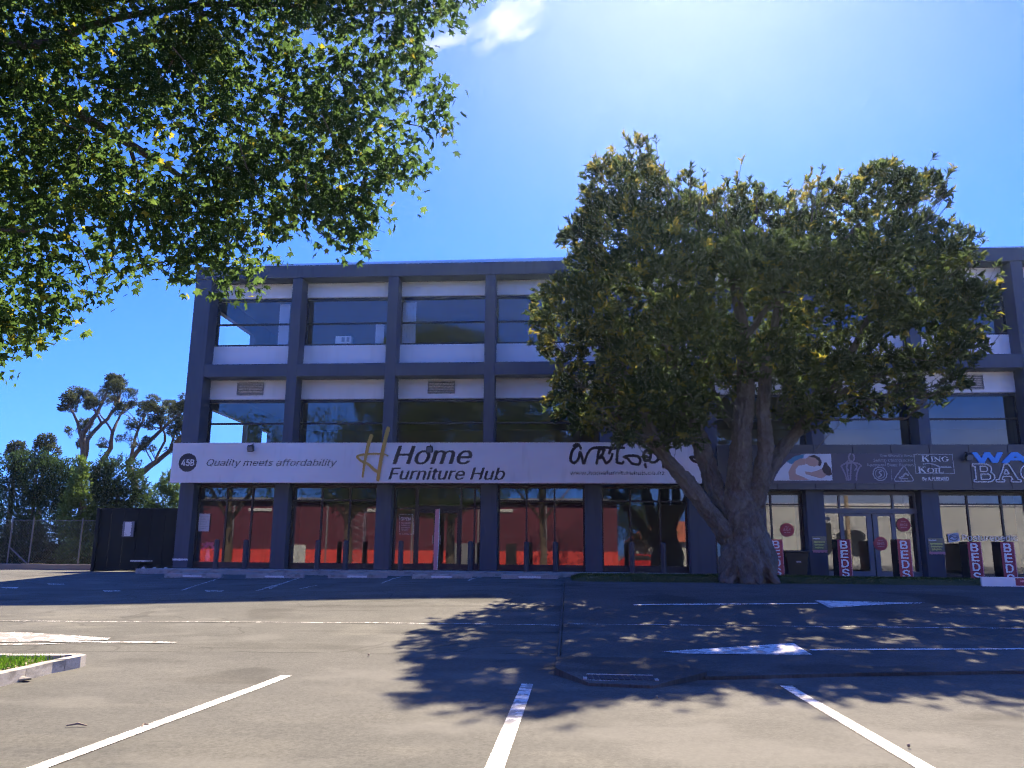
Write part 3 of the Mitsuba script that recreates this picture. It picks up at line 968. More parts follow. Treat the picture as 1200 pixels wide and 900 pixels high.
obj('round_seal', slab(union_all([ring(1031, 555.3, 8, .03), ring(1031, 555.3, 5.5, .02), stroke([(1032.5, 552), (1030, 554), (1032.5, 556.5), (1030, 559)], CY, .04)]), CY - .0165, .003), INKG, bb)
tri = px_poly([(1059, 549), (1068, 562), (1050, 562)], CY)
tri = tri.buffer(.07, 6)
obj('triangle_seal', slab(union_all([tri.difference(tri.buffer(-.03)), stroke([(1054, 559.5), (1058, 558), (1061, 555), (1064, 557)], CY, .05), stroke([(1054, 561), (1063, 561)], CY, .03)]), CY - .0165, .003), INKG, bb)
obj('divider', slab(px_poly([(1044.3, 550), (1044.8, 550), (1045.2, 563), (1044.7, 563)], CY), CY - .0165, .003), INKG, bb)

# serif capitals, drawn
def serif(ch):
    S = lambda *a: sbox(*a)  # noqa: E731
    L = lambda pts, w: LineString(pts).buffer(w / 2, cap_style='flat', join_style='mitre')  # noqa: E731
    st, th, sf = .17, .07, .06
    if ch == 'I':
        return union_all([S(.10, 0, .10 + st, 1), S(0, 0, .37, sf), S(0, 1 - sf, .37, 1)]), .37
    if ch == 'K':
        return union_all([S(.10, 0, .10 + st, 1), S(0, 0, .37, sf), S(0, 1 - sf, .37, 1), L([(.22, .42), (.72, .96)], th), S(.56, 1 - sf, .90, 1), L([(.40, .62), (.80, .03)], st), S(.62, 0, 1.0, sf)]), .98
    if ch == 'N':
        return union_all([S(.10, 0, .10 + th, 1), S(0, 0, .30, sf), S(0, 1 - sf, .25, 1), L([(.12, .98), (.84, .02)], st), S(.80, 0, .80 + th, 1), S(.70, 1 - sf, .98, 1)]).intersection(S(0, 0, 1, 1)), .98
    if ch in 'GCO':
        o = affinity.scale(Point(.5, .5).buffer(.5, 24), 1.0, 1.03)
        i = affinity.scale(Point(.5, .5).buffer(.5, 24), .66, .88)
        r = o.difference(i)
        if ch == 'O':
            return r, 1.0
        r = r.difference(Polygon([(.5, .5), (1.2, .32 if ch == 'C' else .5), (1.2, .80), (.80, .76)]))
        r = r.union(S(.84, .66, .90, .98))
        if ch == 'G':
            r = union_all([r, S(.76, .05, .76 + st * .9, .45), S(.64, .45 - sf, 1.02, .45)])
        return r, 1.0
    if ch == 'L':
        return union_all([S(.10, 0, .10 + st, 1), S(0, 0, .80, sf), S(0, 1 - sf, .37, 1), S(.74, 0, .80, .28)]), .82
    if ch == 'B':
        def bowl(z0, z1, w):
            a = union_all([S(.2, z0, w - (z1 - z0) / 2, z1), affinity.scale(Point(w - (z1 - z0) / 2, (z0 + z1) / 2).buffer((z1 - z0) / 2, 16), 1, 1)])
            b = union_all([S(.2, z0 + th, w - (z1 - z0) / 2, z1 - th), affinity.scale(Point(w - (z1 - z0) / 2, (z0 + z1) / 2).buffer((z1 - z0) / 2 - th, 16), .72, 1)])
            return a.difference(b)
        return union_all([S(.10, 0, .10 + st, 1), S(0, 0, .3, sf), S(0, 1 - sf, .3, 1), bowl(.47, 1, .78), bowl(0, .54, .88)]), .90
    if ch == 'A':
        return union_all([L([(.14, .02), (.50, 1.0)], th), L([(.50, 1.0), (.88, .02)], st), S(0, 0, .32, sf), S(.68, 0, 1.06, sf), S(.28, .33, .72, .40)]).intersection(S(0, 0, 1.1, 1)), 1.06
    return S(0, 0, .5, 1), .5


def serif_line(chars, sizes, gap=.10):
    x, out = 0, []
    for ch, s in zip(chars, sizes):
        gm, w = serif(ch)
        out.append(affinity.translate(affinity.scale(gm, s, s, origin=(0, 0)), x, 0))
        x += w * s + gap * s
    return out, x


def place_polys(gs, xa, xb, yb, yt, Y):
    u = union_all(gs).bounds
    p0, p1, pt = at(xa, yb, Y), at(xb, yb, Y), at(xa, yt, Y)
    sx, sz = (p1[0] - p0[0]) / (u[2] - u[0]), (pt[2] - p0[2]) / (u[3] - u[1])
    return [affinity.affine_transform(k, [sx, 0, 0, sz, p0[0] - u[0] * sx, p0[2] - u[1] * sz]) for k in gs]


ks = thing('brand_sign', 'framed white serif lettering beside the spine picture on the fascia', 'sign')
fr_o, fr_i = px_poly([(1070.5, 532), (1116, 532), (1119, 555.5), (1073, 555.5)], CY), None
obj('frame', slab(fr_o.difference(fr_o.buffer(-.02)), CY - .002, .004), INKG, ks)
for w_, sz, xa_, xb_, yb, yt in (('KING', (1, .8, .8, .8), 1080, 1112, 541, 533.8), ('KOIL', (1, .8, .8, .8), 1076, 1106, 554.3, 547)):
    gs, _ = serif_line(w_, sz)
    for gm in place_polys(gs, xa_, xb_, yb, yt, CY):
        obj('letter', slab(gm, CY - .002, .006), INKW, ks)
obj('swoosh', slab(stroke([(1082, 544), (1087, 543), (1095, 544.5), (1103, 547.5), (1114, 547.5)], CY, .03, .05), CY - .002, .004), INKG, ks)
obj('small_print', slab(px_text('By A.H.BEARD', 1081, 1112, 563, 559, CY, bold=True), CY - .002, .004), INKW, ks)
ws = thing('warehouse_letters', 'bold blue and outlined white shop letters cut by the right edge', 'sign')
xs0 = at(1140.5, 542, CY)[0]
xw = at(1172, 542, CY)[0]
zb_, zt_ = at(1142, 541.8, CY)[2], at(1142, 531.0, CY)[2]
x = xs0
for ch, w in (('W', .92), ('A', .84)):
    obj('blue_letter', slab(fit_text(ch, x, x + w, zb_, zt_, bold=True).buffer(.018), CY - .002, .05), BLUE, ws)
    x += w - .02
zb_, zt_ = at(1142, 564, CY)[2], at(1142, 544.5, CY)[2]
x = at(1142, 564, CY)[0]
for ch in 'BAC':
    gm, w = serif(ch)
    gm = affinity.affine_transform(gm, [(zt_ - zb_) * 1.28, 0, 0, zt_ - zb_, x, zb_])
    x += w * (zt_ - zb_) * 1.28 + .06
    gm = gm.buffer(.035)
    obj('white_letter', slab(gm.difference(gm.buffer(-.028)), CY - .002, .04), INKW, ws)
BY_s = BY
BY = CY
floodlight(1068, 549, 'small dark lamp on the fascia left of the framed lettering') if False else None
floodlight(1134, 536, 'small dark lamp on the fascia beside the blue letters')
BY = BY_s

# ------------------------------------------------------------------ posters and decals
def poster(name, xa, ya, xb, yb, Y, m, lab, cat='poster', t=.008):
    p, q = at(xa, yb, Y), at(xb, ya, Y)
    k = thing(name, lab, cat)
    obj('sheet', bx(p[0], q[0], Y - t, Y, p[2], q[2]), m, k)
    return k, p[0], q[0], p[2], q[2], Y - t


for xa, xb, ya, yb, lab in ((952.5, 968, 628.5, 647.5, 'olive and yellow notice with pink foot on the column left of the bed shop door'), (1089, 1106, 630.5, 649.5, 'olive and yellow notice with pink foot on the column right of the bed shop door')):
    k, x0, x1, z0, z1, y = poster('poster', xa, ya, xb, yb, 27.495, OLIVE, lab)
    obj('foot_band', bx(x0, x1, y - .003, y, z0, z0 + .08), PINK, k)
    obj('head_band', bx(x0 + .02, x0 + .26, y - .003, y, z1 - .09, z1 - .055), PAPER, k)
    for i in range(3):
        obj('text_bar', bx(x0 + .05 + .02 * i, x1 - .05 - .03 * i, y - .003, y, z1 - .21 - .09 * i, z1 - .16 - .09 * i), YELLOW, k)
for cx, cy_, lab in ((922.5, 621, 'round red SALE sticker on the window beside the tree trunk'), (1032, 637, 'round red SALE sticker low on the right door leaf'), (1059, 615, 'round red SALE sticker high on the pane right of the door')):
    p = at(cx, cy_, 27.94)
    k = thing('sale_sticker', lab, 'sticker')
    obj('disc', slab(Point(p[0], p[2]).buffer(.225, 24), 27.945, .004), REDB, k)
    obj('lettering', slab(fit_text('SALE', p[0] - .12, p[0] + .12, p[2] - .035, p[2] + .045, bold=True), 27.9405, .003), PINK, k)
    obj('small_print', slab(union_all([sbox(p[0] - .10, p[2] - .10, p[0] + .10, p[2] - .08), sbox(p[0] - .08, p[2] + .09, p[0] + .08, p[2] + .11)]), 27.9405, .003), PINK, k)
k = thing('mattress_decal', 'white shell emblem and lettering on the frosted right window', 'sticker')
pz = 27.945
sh = px_poly([(1110, 626), (1123, 624), (1125, 634), (1112, 636)], pz)
obj('emblem_ground', slab(sh, pz, .003), BLIND, k)
obj('emblem', slab(union_all([affinity.scale(Point(*at(1117.5, 630, pz)[[0, 2]]).buffer(.16, 16), 1, .7).difference(affinity.scale(Point(*at(1117.5, 630, pz)[[0, 2]]).buffer(.12, 16), 1, .6)), stroke([(1113, 630), (1116, 628.5), (1119, 630.5), (1122, 629)], pz, .04)]), pz - .004, .003), GREY, k)
obj('lettering', slab(px_text('Posturepedic', 1128, 1193, 633.5, 626.5, pz), pz, .003), INKW, k)
k = thing('opening_hours_decal', 'white OPEN sign with hours on the glass left of the shop door', 'sticker')
pz = GY - .05
o = px_poly([(467.5, 603), (484, 603), (485, 626), (468.5, 626)], pz)
obj('frame_line', slab(o.difference(o.buffer(-.012)), pz, .003), INKW, k)
obj('heading', slab(px_text('OPEN', 469.5, 481, 609.8, 606.4, pz, bold=True), pz, .003), INKW, k)
obj('hours', slab(union_all([px_poly([(470, y), (481.5 - d, y), (481.5 - d, y + .9), (470, y + .9)], pz) for y, d in ((612.5, 0), (615, 2), (618, 1), (620.5, 3))]), pz, .003), INKG, k)
k, x0, x1, z0, z1, y = poster('window_notice', 232, 602, 246.5, 622.5, 28.4, PAPER, 'white paper notice in the leftmost shop window', 'notice')
for i in range(8):
    obj('text_bar', bx(x0 + .05, x1 - .05 - .05 * (i % 3), y - .003, y, z1 - .10 - .06 * i, z1 - .085 - .06 * i), INKG, k)

# ------------------------------------------------------------------ bollards, wheel stops, A boards, bin
names = ['leftmost dark bollard, before the first shop window', 'second dark bollard from the left, before the first shop window', 'dark bollard at the left of the second shop window', 'dark bollard at the right of the second shop window',
         'dark bollard beside the OPEN sign', 'dark bollard just right of the furniture shop door', 'left dark bollard before the plain fourth window', 'right dark bollard before the plain fourth window',
         'dark bollard before the fifth window, farther from the trunk', 'dark bollard before the fifth window, nearer the trunk']
for x, n in zip((252, 286, 371, 404, 469, 551, 617, 651, 741, 778), names):
    p = at(x, 668, 27.15)
    k = thing('bollard', n, 'bollard', 'bollards along the shop fronts')
    obj('post', cyl(p[0], 27.15, 0, .95, .085, 18), BOLL, k, smooth=40)
    obj('cap', tube([(p[0], 27.15, .95), (p[0], 27.15, .975), (p[0], 27.15, .99)], [.087, .075, .03], 18), BOLL, k, smooth=40)
    obj('base_plate', cyl(p[0], 27.15, .0, .018, .13, 18), GREY, k)
names = ['concrete wheel stop at the left corner column', 'concrete wheel stop before the second shop column', 'concrete wheel stop left of the furniture shop door', 'concrete wheel stop straight before the furniture shop door', 'concrete wheel stop before the plain fourth window']
for (xa, xb, y), n in zip(((191, 259, 677), (288, 355, 677.5), (385, 452, 677.5), (485, 551, 678), (587, 654, 678.5)), names):
    a, b = on_ground(xa, y), on_ground(xb, y)
    Y0 = (a[1] + b[1]) / 2
    k = thing('wheel_stop', n, 'wheel stop', 'wheel stops before the shops')
    prof = Polygon([(0, -.05), (.17, -.05), (.15, .115), (.125, .13), (.045, .13), (.02, .115)])
    v, f = extrude(prof, b[0] - a[0])
    w_ = np.stack([a[0] + v[:, 2], Y0 + v[:, 0], v[:, 1]], 1)
    w_[:, 2] += g(w_[:, 0], w_[:, 1])
    obj('block', (w_, f), CONC, k)
    xm2 = (a[0] + b[0]) / 2
    z = float(g(xm2, Y0))
    obj('reflector', xf(bx(xm2 - .30, xm2 + .30, -.012, .0, .015, .065), 0, (0, Y0 + .0, z + .005), rotx=-.12), INKW, k)


def beds(xc, ytop, ybot, Y, m, lab):
    p, q = at(xc, ybot, Y), at(xc, ytop, Y)
    x, z0 = p[0], float(path_z(p[0])) if Y > 26.75 else float(vz(np.array(p[0]), np.array(Y)))
    z0 = min(z0, p[2]) - .0
    z1 = q[2]
    k = thing('beds_sign', lab, 'sign', None)
    w, d = .40, .52
    obj('body', bx(x - w / 2, x + w / 2, Y, Y + d, z0, z1, bev=.008), BLACK, k)
    obj('face', bx(x - w / 2 + .008, x + w / 2 - .008, Y - .010, Y - .001, z0 + .02, z1 - .008), m, k)
    obj('edge', bx(x + w / 2 - .008, x + w / 2 + .012, Y - .012, Y + .02, z0 + .02, z1 - .008), PINK, k)
    h = z1 - z0
    for i, ch in enumerate('BEDS'):
        zt = z1 - .05 - i * (h - .06) / 4
        obj('letter', slab(fit_text(ch, x - .115, x + .115, zt - (h - .06) / 4 + .055, zt, bold=True), Y - .0105, .006), INKW, k)


beds(911.5, 632, 677, 26.3, REDB, 'red BEDS box sign beside the big tree trunk')
beds(991.5, 632, 677.5, 26.3, MAROON, 'maroon BEDS box sign left of the bed shop door')
beds(1062.5, 632, 678, 26.3, REDB, 'red BEDS box sign right of the bed shop door')
beds(1146, 635, 683, 26.1, MAROON, 'maroon BEDS box sign before the frosted window, farther from the frame edge')
beds(1185, 635, 683, 26.1, MAROON, 'maroon BEDS box sign nearest the right edge of the frame')
k = thing('wheelie_bin', 'dark wheelie bin beside the red sign by the tree trunk', 'bin')
p, q_ = at(921, 676, 27.0), at(945, 645, 27.0)
zb = float(path_z(p[0]))
pts8 = np.array([(sx, sy, z) for z, s in ((zb + .05, .80), (q_[2] - .08, 1.0)) for sx in (-s, s) for sy in (-s, s)])
pts8[:, 0] = (p[0] + q_[0]) / 2 + pts8[:, 0] * (q_[0] - p[0]) / 2
pts8[:, 1] = 27.1 + pts8[:, 1] * .3
obj('body', trimesh.convex.convex_hull(pts8), BLACK, k)
obj('lid', bx(p[0] - .03, q_[0] + .03, 26.76, 27.46, q_[2] - .078, q_[2], bev=.02), BLACK, k)
obj('badge', bx(p[0] + .3, p[0] + .45, 26.79, 26.80, q_[2] - .38, q_[2] - .34), INKG, k)
for sx in (.12, .58):
    obj('wheel', tube([(p[0] + sx - .03, 27.36, zb + .10), (p[0] + sx + .03, 27.36, zb + .10)], .10, 14), RUB, k)
k = thing('ground_board', 'low white and maroon board lying at the verge edge on the right', 'sign')
a, b = on_ground(1151, 687, DH), on_ground(1215, 688, DH)
obj('board', bx(a[0], b[0], a[1], a[1] + .06, a[2] - .02, a[2] + .21), INKW, k)
obj('print', bx(a[0] + .75, b[0] - .02, a[1] - .006, a[1] - .001, a[2] + .02, a[2] + .19), MAROON, k)
obj('text_bar', bx(a[0] + .85, b[0] - .1, a[1] - .010, a[1] - .0065, a[2] + .10, a[2] + .14), PINK, k)
# narrow flag in the doorway
k = thing('door_flag', 'narrow pink and white upright banner before the furniture shop door', 'flag')
FYF = 27.9
fl = px_poly([(510.5, 597), (514.6, 596.5), (514.0, 630), (511.6, 670), (507.8, 670), (508.6, 630)], FYF)
obj('cloth', slab(fl, FYF, .012), PINK, k)
obj('pole', tube([at(514.9, 596, FYF), at(514.2, 630, FYF), at(512.0, 671, FYF)], .014, 6), ALU, k)
obj('foot', bx(at(504, 671, FYF)[0], at(517, 671, FYF)[0], FYF - .15, FYF + .15, .0, .03), GREY, k)
# inside the first shop window
k = thing('flower_vase', 'pink flowers in a vase inside the leftmost shop window', 'vase')
p = at(243, 655, 28.9)
obj('vase', tube([(p[0], 28.9, .25), (p[0], 28.9, .4), (p[0], 28.9, .6), (p[0], 28.9, .66)], [.07, .10, .05, .06], 12), PAPER, k, smooth=40)
fl_ = [xf(trimesh.creation.icosphere(1, .06), 0, (p[0] + R_.uniform(-.2, .2), 28.9 + R_.uniform(-.1, .1), .74 + R_.uniform(-.06, .14))) for _ in range(14)]
obj('blooms', join(*fl_), FLOWER, k)
obj('display_plinth', bx(p[0] - .35, p[0] + .35, 28.7, 29.1, 0, .248, bev=.01), INT, label='low grey plinth under the flower vase', cat='plinth')

# ------------------------------------------------------------------ black enclosure at the left
en = thing('black_enclosure', 'black steel panelled bin enclosure left of the office building', 'fence')
a, b = at(108, 668, 28.6), at(204, 668, 28.6)
zt = at(160, 597, 28.6)[2]
n = 6
for i in range(n):
    x0, x1 = a[0] + (b[0] - a[0]) * i / n, a[0] + (b[0] - a[0]) * (i + 1) / n
    obj('panel', bx(x0 + .004, x1 - .004, 28.6, 28.64, -.12, zt, bev=.006), GATE, en)
obj('post', bx(a[0] - .02, a[0] + .10, 28.5, 28.598, -.15, zt + .04, bev=.01), GATE, en)
obj('post', bx(a[0] - .02, a[0] + .10, 32, 32.1, -.15, zt, bev=.01), GATE, en)
obj('side_panel', bx(a[0], a[0] + .04, 28.65, 32, -.15, zt - .05), GATE, en)
obj('top_rail', bx(a[0] + .1, b[0], 28.58, 28.66, zt + .002, zt + .05), GATE, en)
k, x0, x1, z0, z1, y = poster('meter_box', 143.5, 611, 158.5, 629, 28.5, GREY, 'grey framed white notice on the black enclosure', 'sign', .06)
obj('notice', bx(x0 + .09, x1 - .09, y - .006, y - .001, z0 + .03, z1 - .03), PAPER, k)
obj('notice_mark', bx(x0 + .12, x0 + .2, y - .009, y - .0065, z0 + .08, z0 + .10), GREY, k)
k = thing('white_shelf', 'pale flat bar above the round pipe ends by the enclosure', 'shelf')
p, q_ = at(154, 658.5, 28.2), at(173, 656.5, 28.2)
obj('plate', bx(p[0], q_[0], 28.1, 28.55, p[2] + .01, q_[2]), PAPER, k)
obj('bracket', bx(p[0] + .25, p[0] + .30, 28.15, 28.55, float(g(p[0], 28.3)), p[2] + .008), GATE, k)
for x, n_ in zip((169, 182, 195), ('left', 'middle', 'right')):
    p = at(x, 665, 28.0)
    zc = float(g(p[0], 28.0)) + .125
    k = thing('pipe_roller', f'{n_} one of three short black drums with pale ends by the enclosure', 'drum')
    obj('drum', tube([(p[0], 27.92, zc), (p[0], 28.4, zc)], .12, 18), RUB, k)
    obj('end_disc', xf(tube([(0, -.012, 0), (0, 0, 0)], [.055, .075], 16), 0, (p[0] + .02, 27.919, zc)), PAPER, k)

# chain link fence and kerb beyond
fk = thing('chain_link_fence', 'galvanised chain link fence on posts before the dark hedge', 'fence')
FYY = 31.0
x0, x1 = -24.0, a[0] + .4
zf = lambda x: float(g(x, FYY))  # noqa: E731
wires = []
dz, sp = 1.75, .11
for s in (-1, 1):
    for x in np.arange(x0 - dz, x1 + dz, sp):
        xa_, xb_ = x, x + s * dz
        za, zb2 = .08, .08 + dz
        if max(xa_, xb_) > x1 or min(xa_, xb_) < x0:
            lo, hi = max(x0, min(xa_, xb_)), min(x1, max(xa_, xb_))
            if hi <= lo:
                continue
            t0, t1 = (lo - xa_) / (xb_ - xa_), (hi - xa_) / (xb_ - xa_)
            xa_, xb_, za, zb2 = lo, hi, .08 + dz * t0, .08 + dz * t1
        wires.append(tube([(xa_, FYY + .006 * s, za), (xb_, FYY + .006 * s, zb2)], .0032, 3, False))
v, f = join(*wires)
v = v + np.array([0, 0, -.08])
obj('mesh', (v, f), STEEL, fk, kind='stuff')
for px, lean in ((33, 0), (91, .0), (-30, 0), (8, 0)):
    p = at(px, 662, FYY)
    obj('post', tube([(p[0], FYY, -.15), (p[0], FYY, 1.85)], .026, 8), STEEL, fk)
obj('top_wire', tube([(x0, FYY, 1.75), (x1, FYY, 1.75)], .012, 5), STEEL, fk)
obj('brace', tube([at(10, 640, FYY - .02), at(31, 660, FYY - .02)], .03, 8), STEEL, fk)
obj('kerb', bx(x0, a[0] - .05, 30.45, 30.72, -.3, .06, bev=.02), WOODP, kind='structure', label='low pale kerb under the chain link fence')
# ------------------------------------------------------------------ foliage
M5 = np.array([[0, 0, 0], [-.5, .48, .10], [.5, .48, .10], [0, 1, -.06], [0, .5, -.03]], float)
M5F = np.array([[0, 4, 1], [0, 2, 4], [1, 4, 3], [4, 2, 3]])
Q4 = np.array([[0, 0, 0], [-.5, .5, .06], [.5, .5, .06], [0, 1, 0]], float)
Q4F = np.array([[0, 2, 1], [1, 2, 3]])
_sa = [(0, 0, 0)]
for k in range(5):
    b_a = math.radians((k - 2) * 60)
    r_ = (.46, .56, .64, .56, .46)[k]
    _sa.append((math.sin(b_a) * r_, .28 + math.cos(b_a) * r_, -.07))
    if k < 4:
        b_a = math.radians((k - 1.5) * 60)
        _sa.append((math.sin(b_a) * .27, .28 + math.cos(b_a) * .27, .03))
S5 = np.array(_sa, float)
S5F = np.array([[0, i + 1, i] for i in range(1, 9)])


def leaves(pos, axis, nrm, L, W, col, tmpl):
    V, Fc = tmpl
    axis = axis / (np.linalg.norm(axis, axis=1, keepdims=True) + 1e-9)
    nrm = nrm - axis * (nrm * axis).sum(1, keepdims=True)
    nrm /= np.linalg.norm(nrm, axis=1, keepdims=True) + 1e-9
    side = np.cross(axis, nrm)
    v = pos[:, None] + V[None, :, :1] * (side * W[:, None])[:, None] + V[None, :, 1:2] * (axis * L[:, None])[:, None] + V[None, :, 2:] * (nrm * L[:, None])[:, None]
    f = (Fc[None] + (np.arange(len(pos)) * len(V))[:, None, None]).reshape(-1, 3)
    return (v.reshape(-1, 3), f), np.repeat(col, len(V), 0)


def rdir(r, n):
    v = r.normal(0, 1, (n, 3))
    return v / np.linalg.norm(v, axis=1, keepdims=True)


def lerp_col(t, *stops):
    stops = np.array(stops)
    x = np.clip(t, 0, 1) * (len(stops) - 1)
    i = np.minimum(x.astype(int), len(stops) - 2)
    w = (x - i)[:, None]
    return stops[i] * (1 - w) + stops[i + 1] * w


def skeleton(bones, edge_len=.12, disp=.04, freq=3.0, fine=0.0):
    """limbs [(p, r), (p, r), ...] joined into one smooth surface"""
    ms = []
    for b in bones:
        for (p, r1), (q, r2) in zip(b[:-1], b[1:]):
            s = [m3.Manifold.sphere(r, 20).translate([float(c) for c in o]) for o, r in ((p, r1), (q, r2))]
            ms.append(m3.Manifold.batch_hull(s))
    m = m3.Manifold.batch_boolean(ms, m3.OpType.Add).refine_to_length(edge_len).to_mesh()
    t = trimesh.Trimesh(np.array(m.vert_properties[:, :3]), np.array(m.tri_verts), process=True)
    trimesh.smoothing.filter_taubin(t, iterations=14)
    n = np.array(t.vertex_normals)
    v = np.array(t.vertices)
    d = (meshkit.fbm(v * [freq, freq, freq * .55], 4, 3) - .5) * 2 * disp
    if fine:
        w = meshkit.fbm(v * [9, 9, 4.5], 3, 6)
        d -= fine * np.clip(np.abs(w - .5) * -9 + 1, 0, 1) * 1.6 - fine * (meshkit.fbm(v * 11, 2, 5) - .5)
    return trimesh.Trimesh(v + n * d[:, None], t.faces, process=False)


def field(outline_px, Y, holes=()):
    pg = px_poly(outline_px, Y)
    for x, y, r in holes:
        p = at(x, y, Y)
        pg = pg.difference(Point(p[0], p[2]).buffer(r))
    return pg


def sample_volume(pg, Yc, hfun, n, r, shell=.3, lump=.9, thr=.40, seed=1, stray=.10):
    """points in the solid whose outline is pg (X, Z) and whose half depth grows with the distance to the outline"""
    out, hs = [], []
    b = pg.bounds
    shapely.prepare(pg)
    got = 0
    bd = pg.boundary
    while got < n:
        k = 40000
        x, z = r.uniform(b[0], b[2], k), r.uniform(b[1], b[3], k)
        ok = contains_xy(pg, x, z)
        x, z = x[ok], z[ok]
        d = shapely.distance(bd, shapely.points(x, z))
        h = hfun(d)
        hm = hfun(np.array([50.0]))[0]
        y = r.uniform(-hm, hm, len(x))
        ok = np.abs(y) < h
        x, z, y, d, h = x[ok], z[ok], y[ok], d[ok], h[ok]
        depth = np.minimum(1 - np.abs(y) / h, d / 1.2)
        acc = r.uniform(0, 1, len(x)) < np.where(depth < .45, 1.0, shell)
        p = np.stack([x, Yc + y, z], 1)[acc]
        nz = meshkit.fbm(p * lump, 3, seed)
        p = p[(nz > thr) | (r.uniform(0, 1, len(p)) < stray)]
        out.append(p)
        got += len(p)
    p = np.vstack(out)
    return p[:n]


# ---- the big magnolia
r = np.random.default_rng(21)
MY = 20.3
def J(x, y, rr, dy=0.0):
    return (at(x, y, MY + dy), rr * .80)


z_base = float(vz(np.array(4.3), np.array(20.3)))
mg = thing('magnolia_tree', 'big many stemmed magnolia with dark glossy leaves on the verge', 'tree')
bones = [
    [J(876, 679, .66), J(874, 662, .64), J(872, 640, .62), J(870, 605, .62), J(868, 575, .50)],
    [J(852, 680, .28, -.3), J(856, 655, .36, -.15), J(864, 630, .40)], [J(901, 680, .26, -.2), J(897, 655, .34), J(886, 628, .38)], [J(880, 681, .32, -.55), J(876, 652, .38, -.4), J(872, 620, .4)],
    *[[(np.array([4.3, 20.25, .95]), .36), (np.array([4.3 + math.cos(a_) * .42, 20.25 + math.sin(a_) * .4, .34]), .22), (np.array([4.3 + math.cos(a_) * .60, 20.25 + math.sin(a_) * .58, .05]), .15), (np.array([4.3 + math.cos(a_) * .75, 20.25 + math.sin(a_) * .72, -.10]), .09)] for a_ in (-2.5, -1.5, -.7, .6)],
    [J(860, 640, .36), J(847, 622, .30, -.2), J(823, 590, .27, -.3), J(805, 565, .25, -.4), J(783, 541, .23, -.5), J(765, 515, .22, -.7), J(748, 470, .15, -.2), J(725, 420, .09, 0), J(705, 385, .04, .2)],
    [J(866, 610, .34), J(838, 575, .31, .2), J(829, 545, .30, .3), J(819, 512, .28, .4), J(805, 470, .24, .6), J(780, 400, .18, 1.0), J(752, 310, .13, 1.2), J(735, 235, .07, 1.2), J(733, 185, .04, 1.2)],
    [J(868, 585, .42), J(867, 550, .38, -.2), J(869, 515, .34, -.3), J(874, 465, .30, -.4), J(872, 400, .24, -.5), J(860, 320, .16, -.6), J(850, 255, .08, -.7)],
    [J(878, 600, .38), J(892, 565, .27, -.3), J(897, 525, .24, -.4), J(894, 475, .22, -.5), J(898, 425, .19, -.7), J(915, 350, .13, 0), J(930, 280, .06, .2)],
    [J(892, 572, .25), J(903, 545, .24, .1), J(916, 528, .22, .2), J(936, 503, .20, .3), J(962, 470, .18, .5), J(990, 430, .15, .7), J(1025, 360, .11, 1.0), J(1045, 280, .07, 1.2), J(1055, 225, .04, 1.3)],
    [J(958, 476, .14, .4), J(985, 462, .11, 0), J(1020, 445, .08, .0), J(1065, 425, .06, .2), J(1115, 400, .04, .2), J(1135, 385, .02, .2)],
    [J(1000, 455, .07, .4), J(1012, 478, .05, .0), J(1035, 492, .045, -.1), J(1062, 490, .04, -.2), J(1085, 470, .03, -.2)],
    [J(869, 515, .16, -.3), J(855, 497, .11, .1), J(845, 478, .09, .3), J(830, 440, .07, .6), J(815, 380, .05, .8)],
    [J(765, 520, .12, -.7), J(745, 508, .08, -.8), J(715, 480, .06, -.5), J(690, 460, .03, -.3)],
    [J(872, 400, .14, -.5), J(900, 360, .11, -.2), J(960, 310, .08, 0), J(1010, 260, .04, .2)],
    [J(780, 400, .12, 1.0), J(820, 350, .10, 1.8), J(850, 290, .06, 2.6)],
]
obj('trunk', skeleton(bones, .075, .06, 3.2, .034), BARK, mg, smooth=True)
OUT = [(662, 492), (640, 447), (652, 430), (640, 405), (622, 372), (628, 345), (650, 334), (660, 315), (686, 306), (668, 282), (662, 256), (690, 241), (683, 215), (690, 194), (710, 173), (735, 157), (768, 168), (773, 181), (762, 202),
       (790, 204), (830, 200), (833, 226), (855, 206), (880, 200), (902, 212), (916, 216), (930, 222), (940, 208), (952, 206), (962, 214), (985, 208), (1006, 202), (1030, 189), (1062, 194), (1085, 210), (1107, 204), (1116, 240),
       (1112, 262), (1130, 281), (1160, 279), (1148, 306), (1166, 330), (1158, 355), (1174, 382), (1164, 400), (1140, 410), (1130, 440), (1142, 456), (1108, 468), (1075, 462), (1045, 480), (1002, 470), (988, 500), (975, 512),
       (963, 492), (930, 470), (905, 440), (884, 452), (858, 446), (846, 470), (836, 500), (805, 521), (762, 524), (735, 516), (712, 492), (690, 500)]
HOLES = [(818, 246, .26), (838, 258, .24), (898, 248, .34), (906, 266, .26), (702, 414, .26), (716, 408, .2), (852, 452, .28), (852, 472, .24), (775, 236, .18), (948, 240, .18), (1120, 268, .22), (668, 292, .2), (1085, 440, .2), (1040, 455, .18), (648, 425, .18), (690, 460, .3), (664, 300, .12), (640, 470, .1), (780, 232, .12), (1117, 262, .15), (1015, 452, .2), (1140, 330, .12)]
pg = field(OUT, 18.9, HOLES)
hf = lambda d: np.minimum(5.6, .75 + 1.35 * d)  # noqa: E731
cand = sample_volume(pg, MY - .2, hf, 6000, r, .6, .8, .30, 5)
dc = shapely.distance(pg.boundary, shapely.points(cand[:, 0], cand[:, 2]))
sel, rad = [], []
for q, dq in zip(cand, dc):
    rq = float(np.clip(dq * .95 + .12, .28, 1.15)) * r.uniform(.8, 1.1)
    if all(np.linalg.norm(q - o) > .70 * (rq + ro) + .12 for o, ro in zip(sel, rad)):
        sel.append(q)
        rad.append(rq)
sel, rad = np.array(sel), np.array(rad)
prob = rad ** 2 / (rad ** 2).sum()
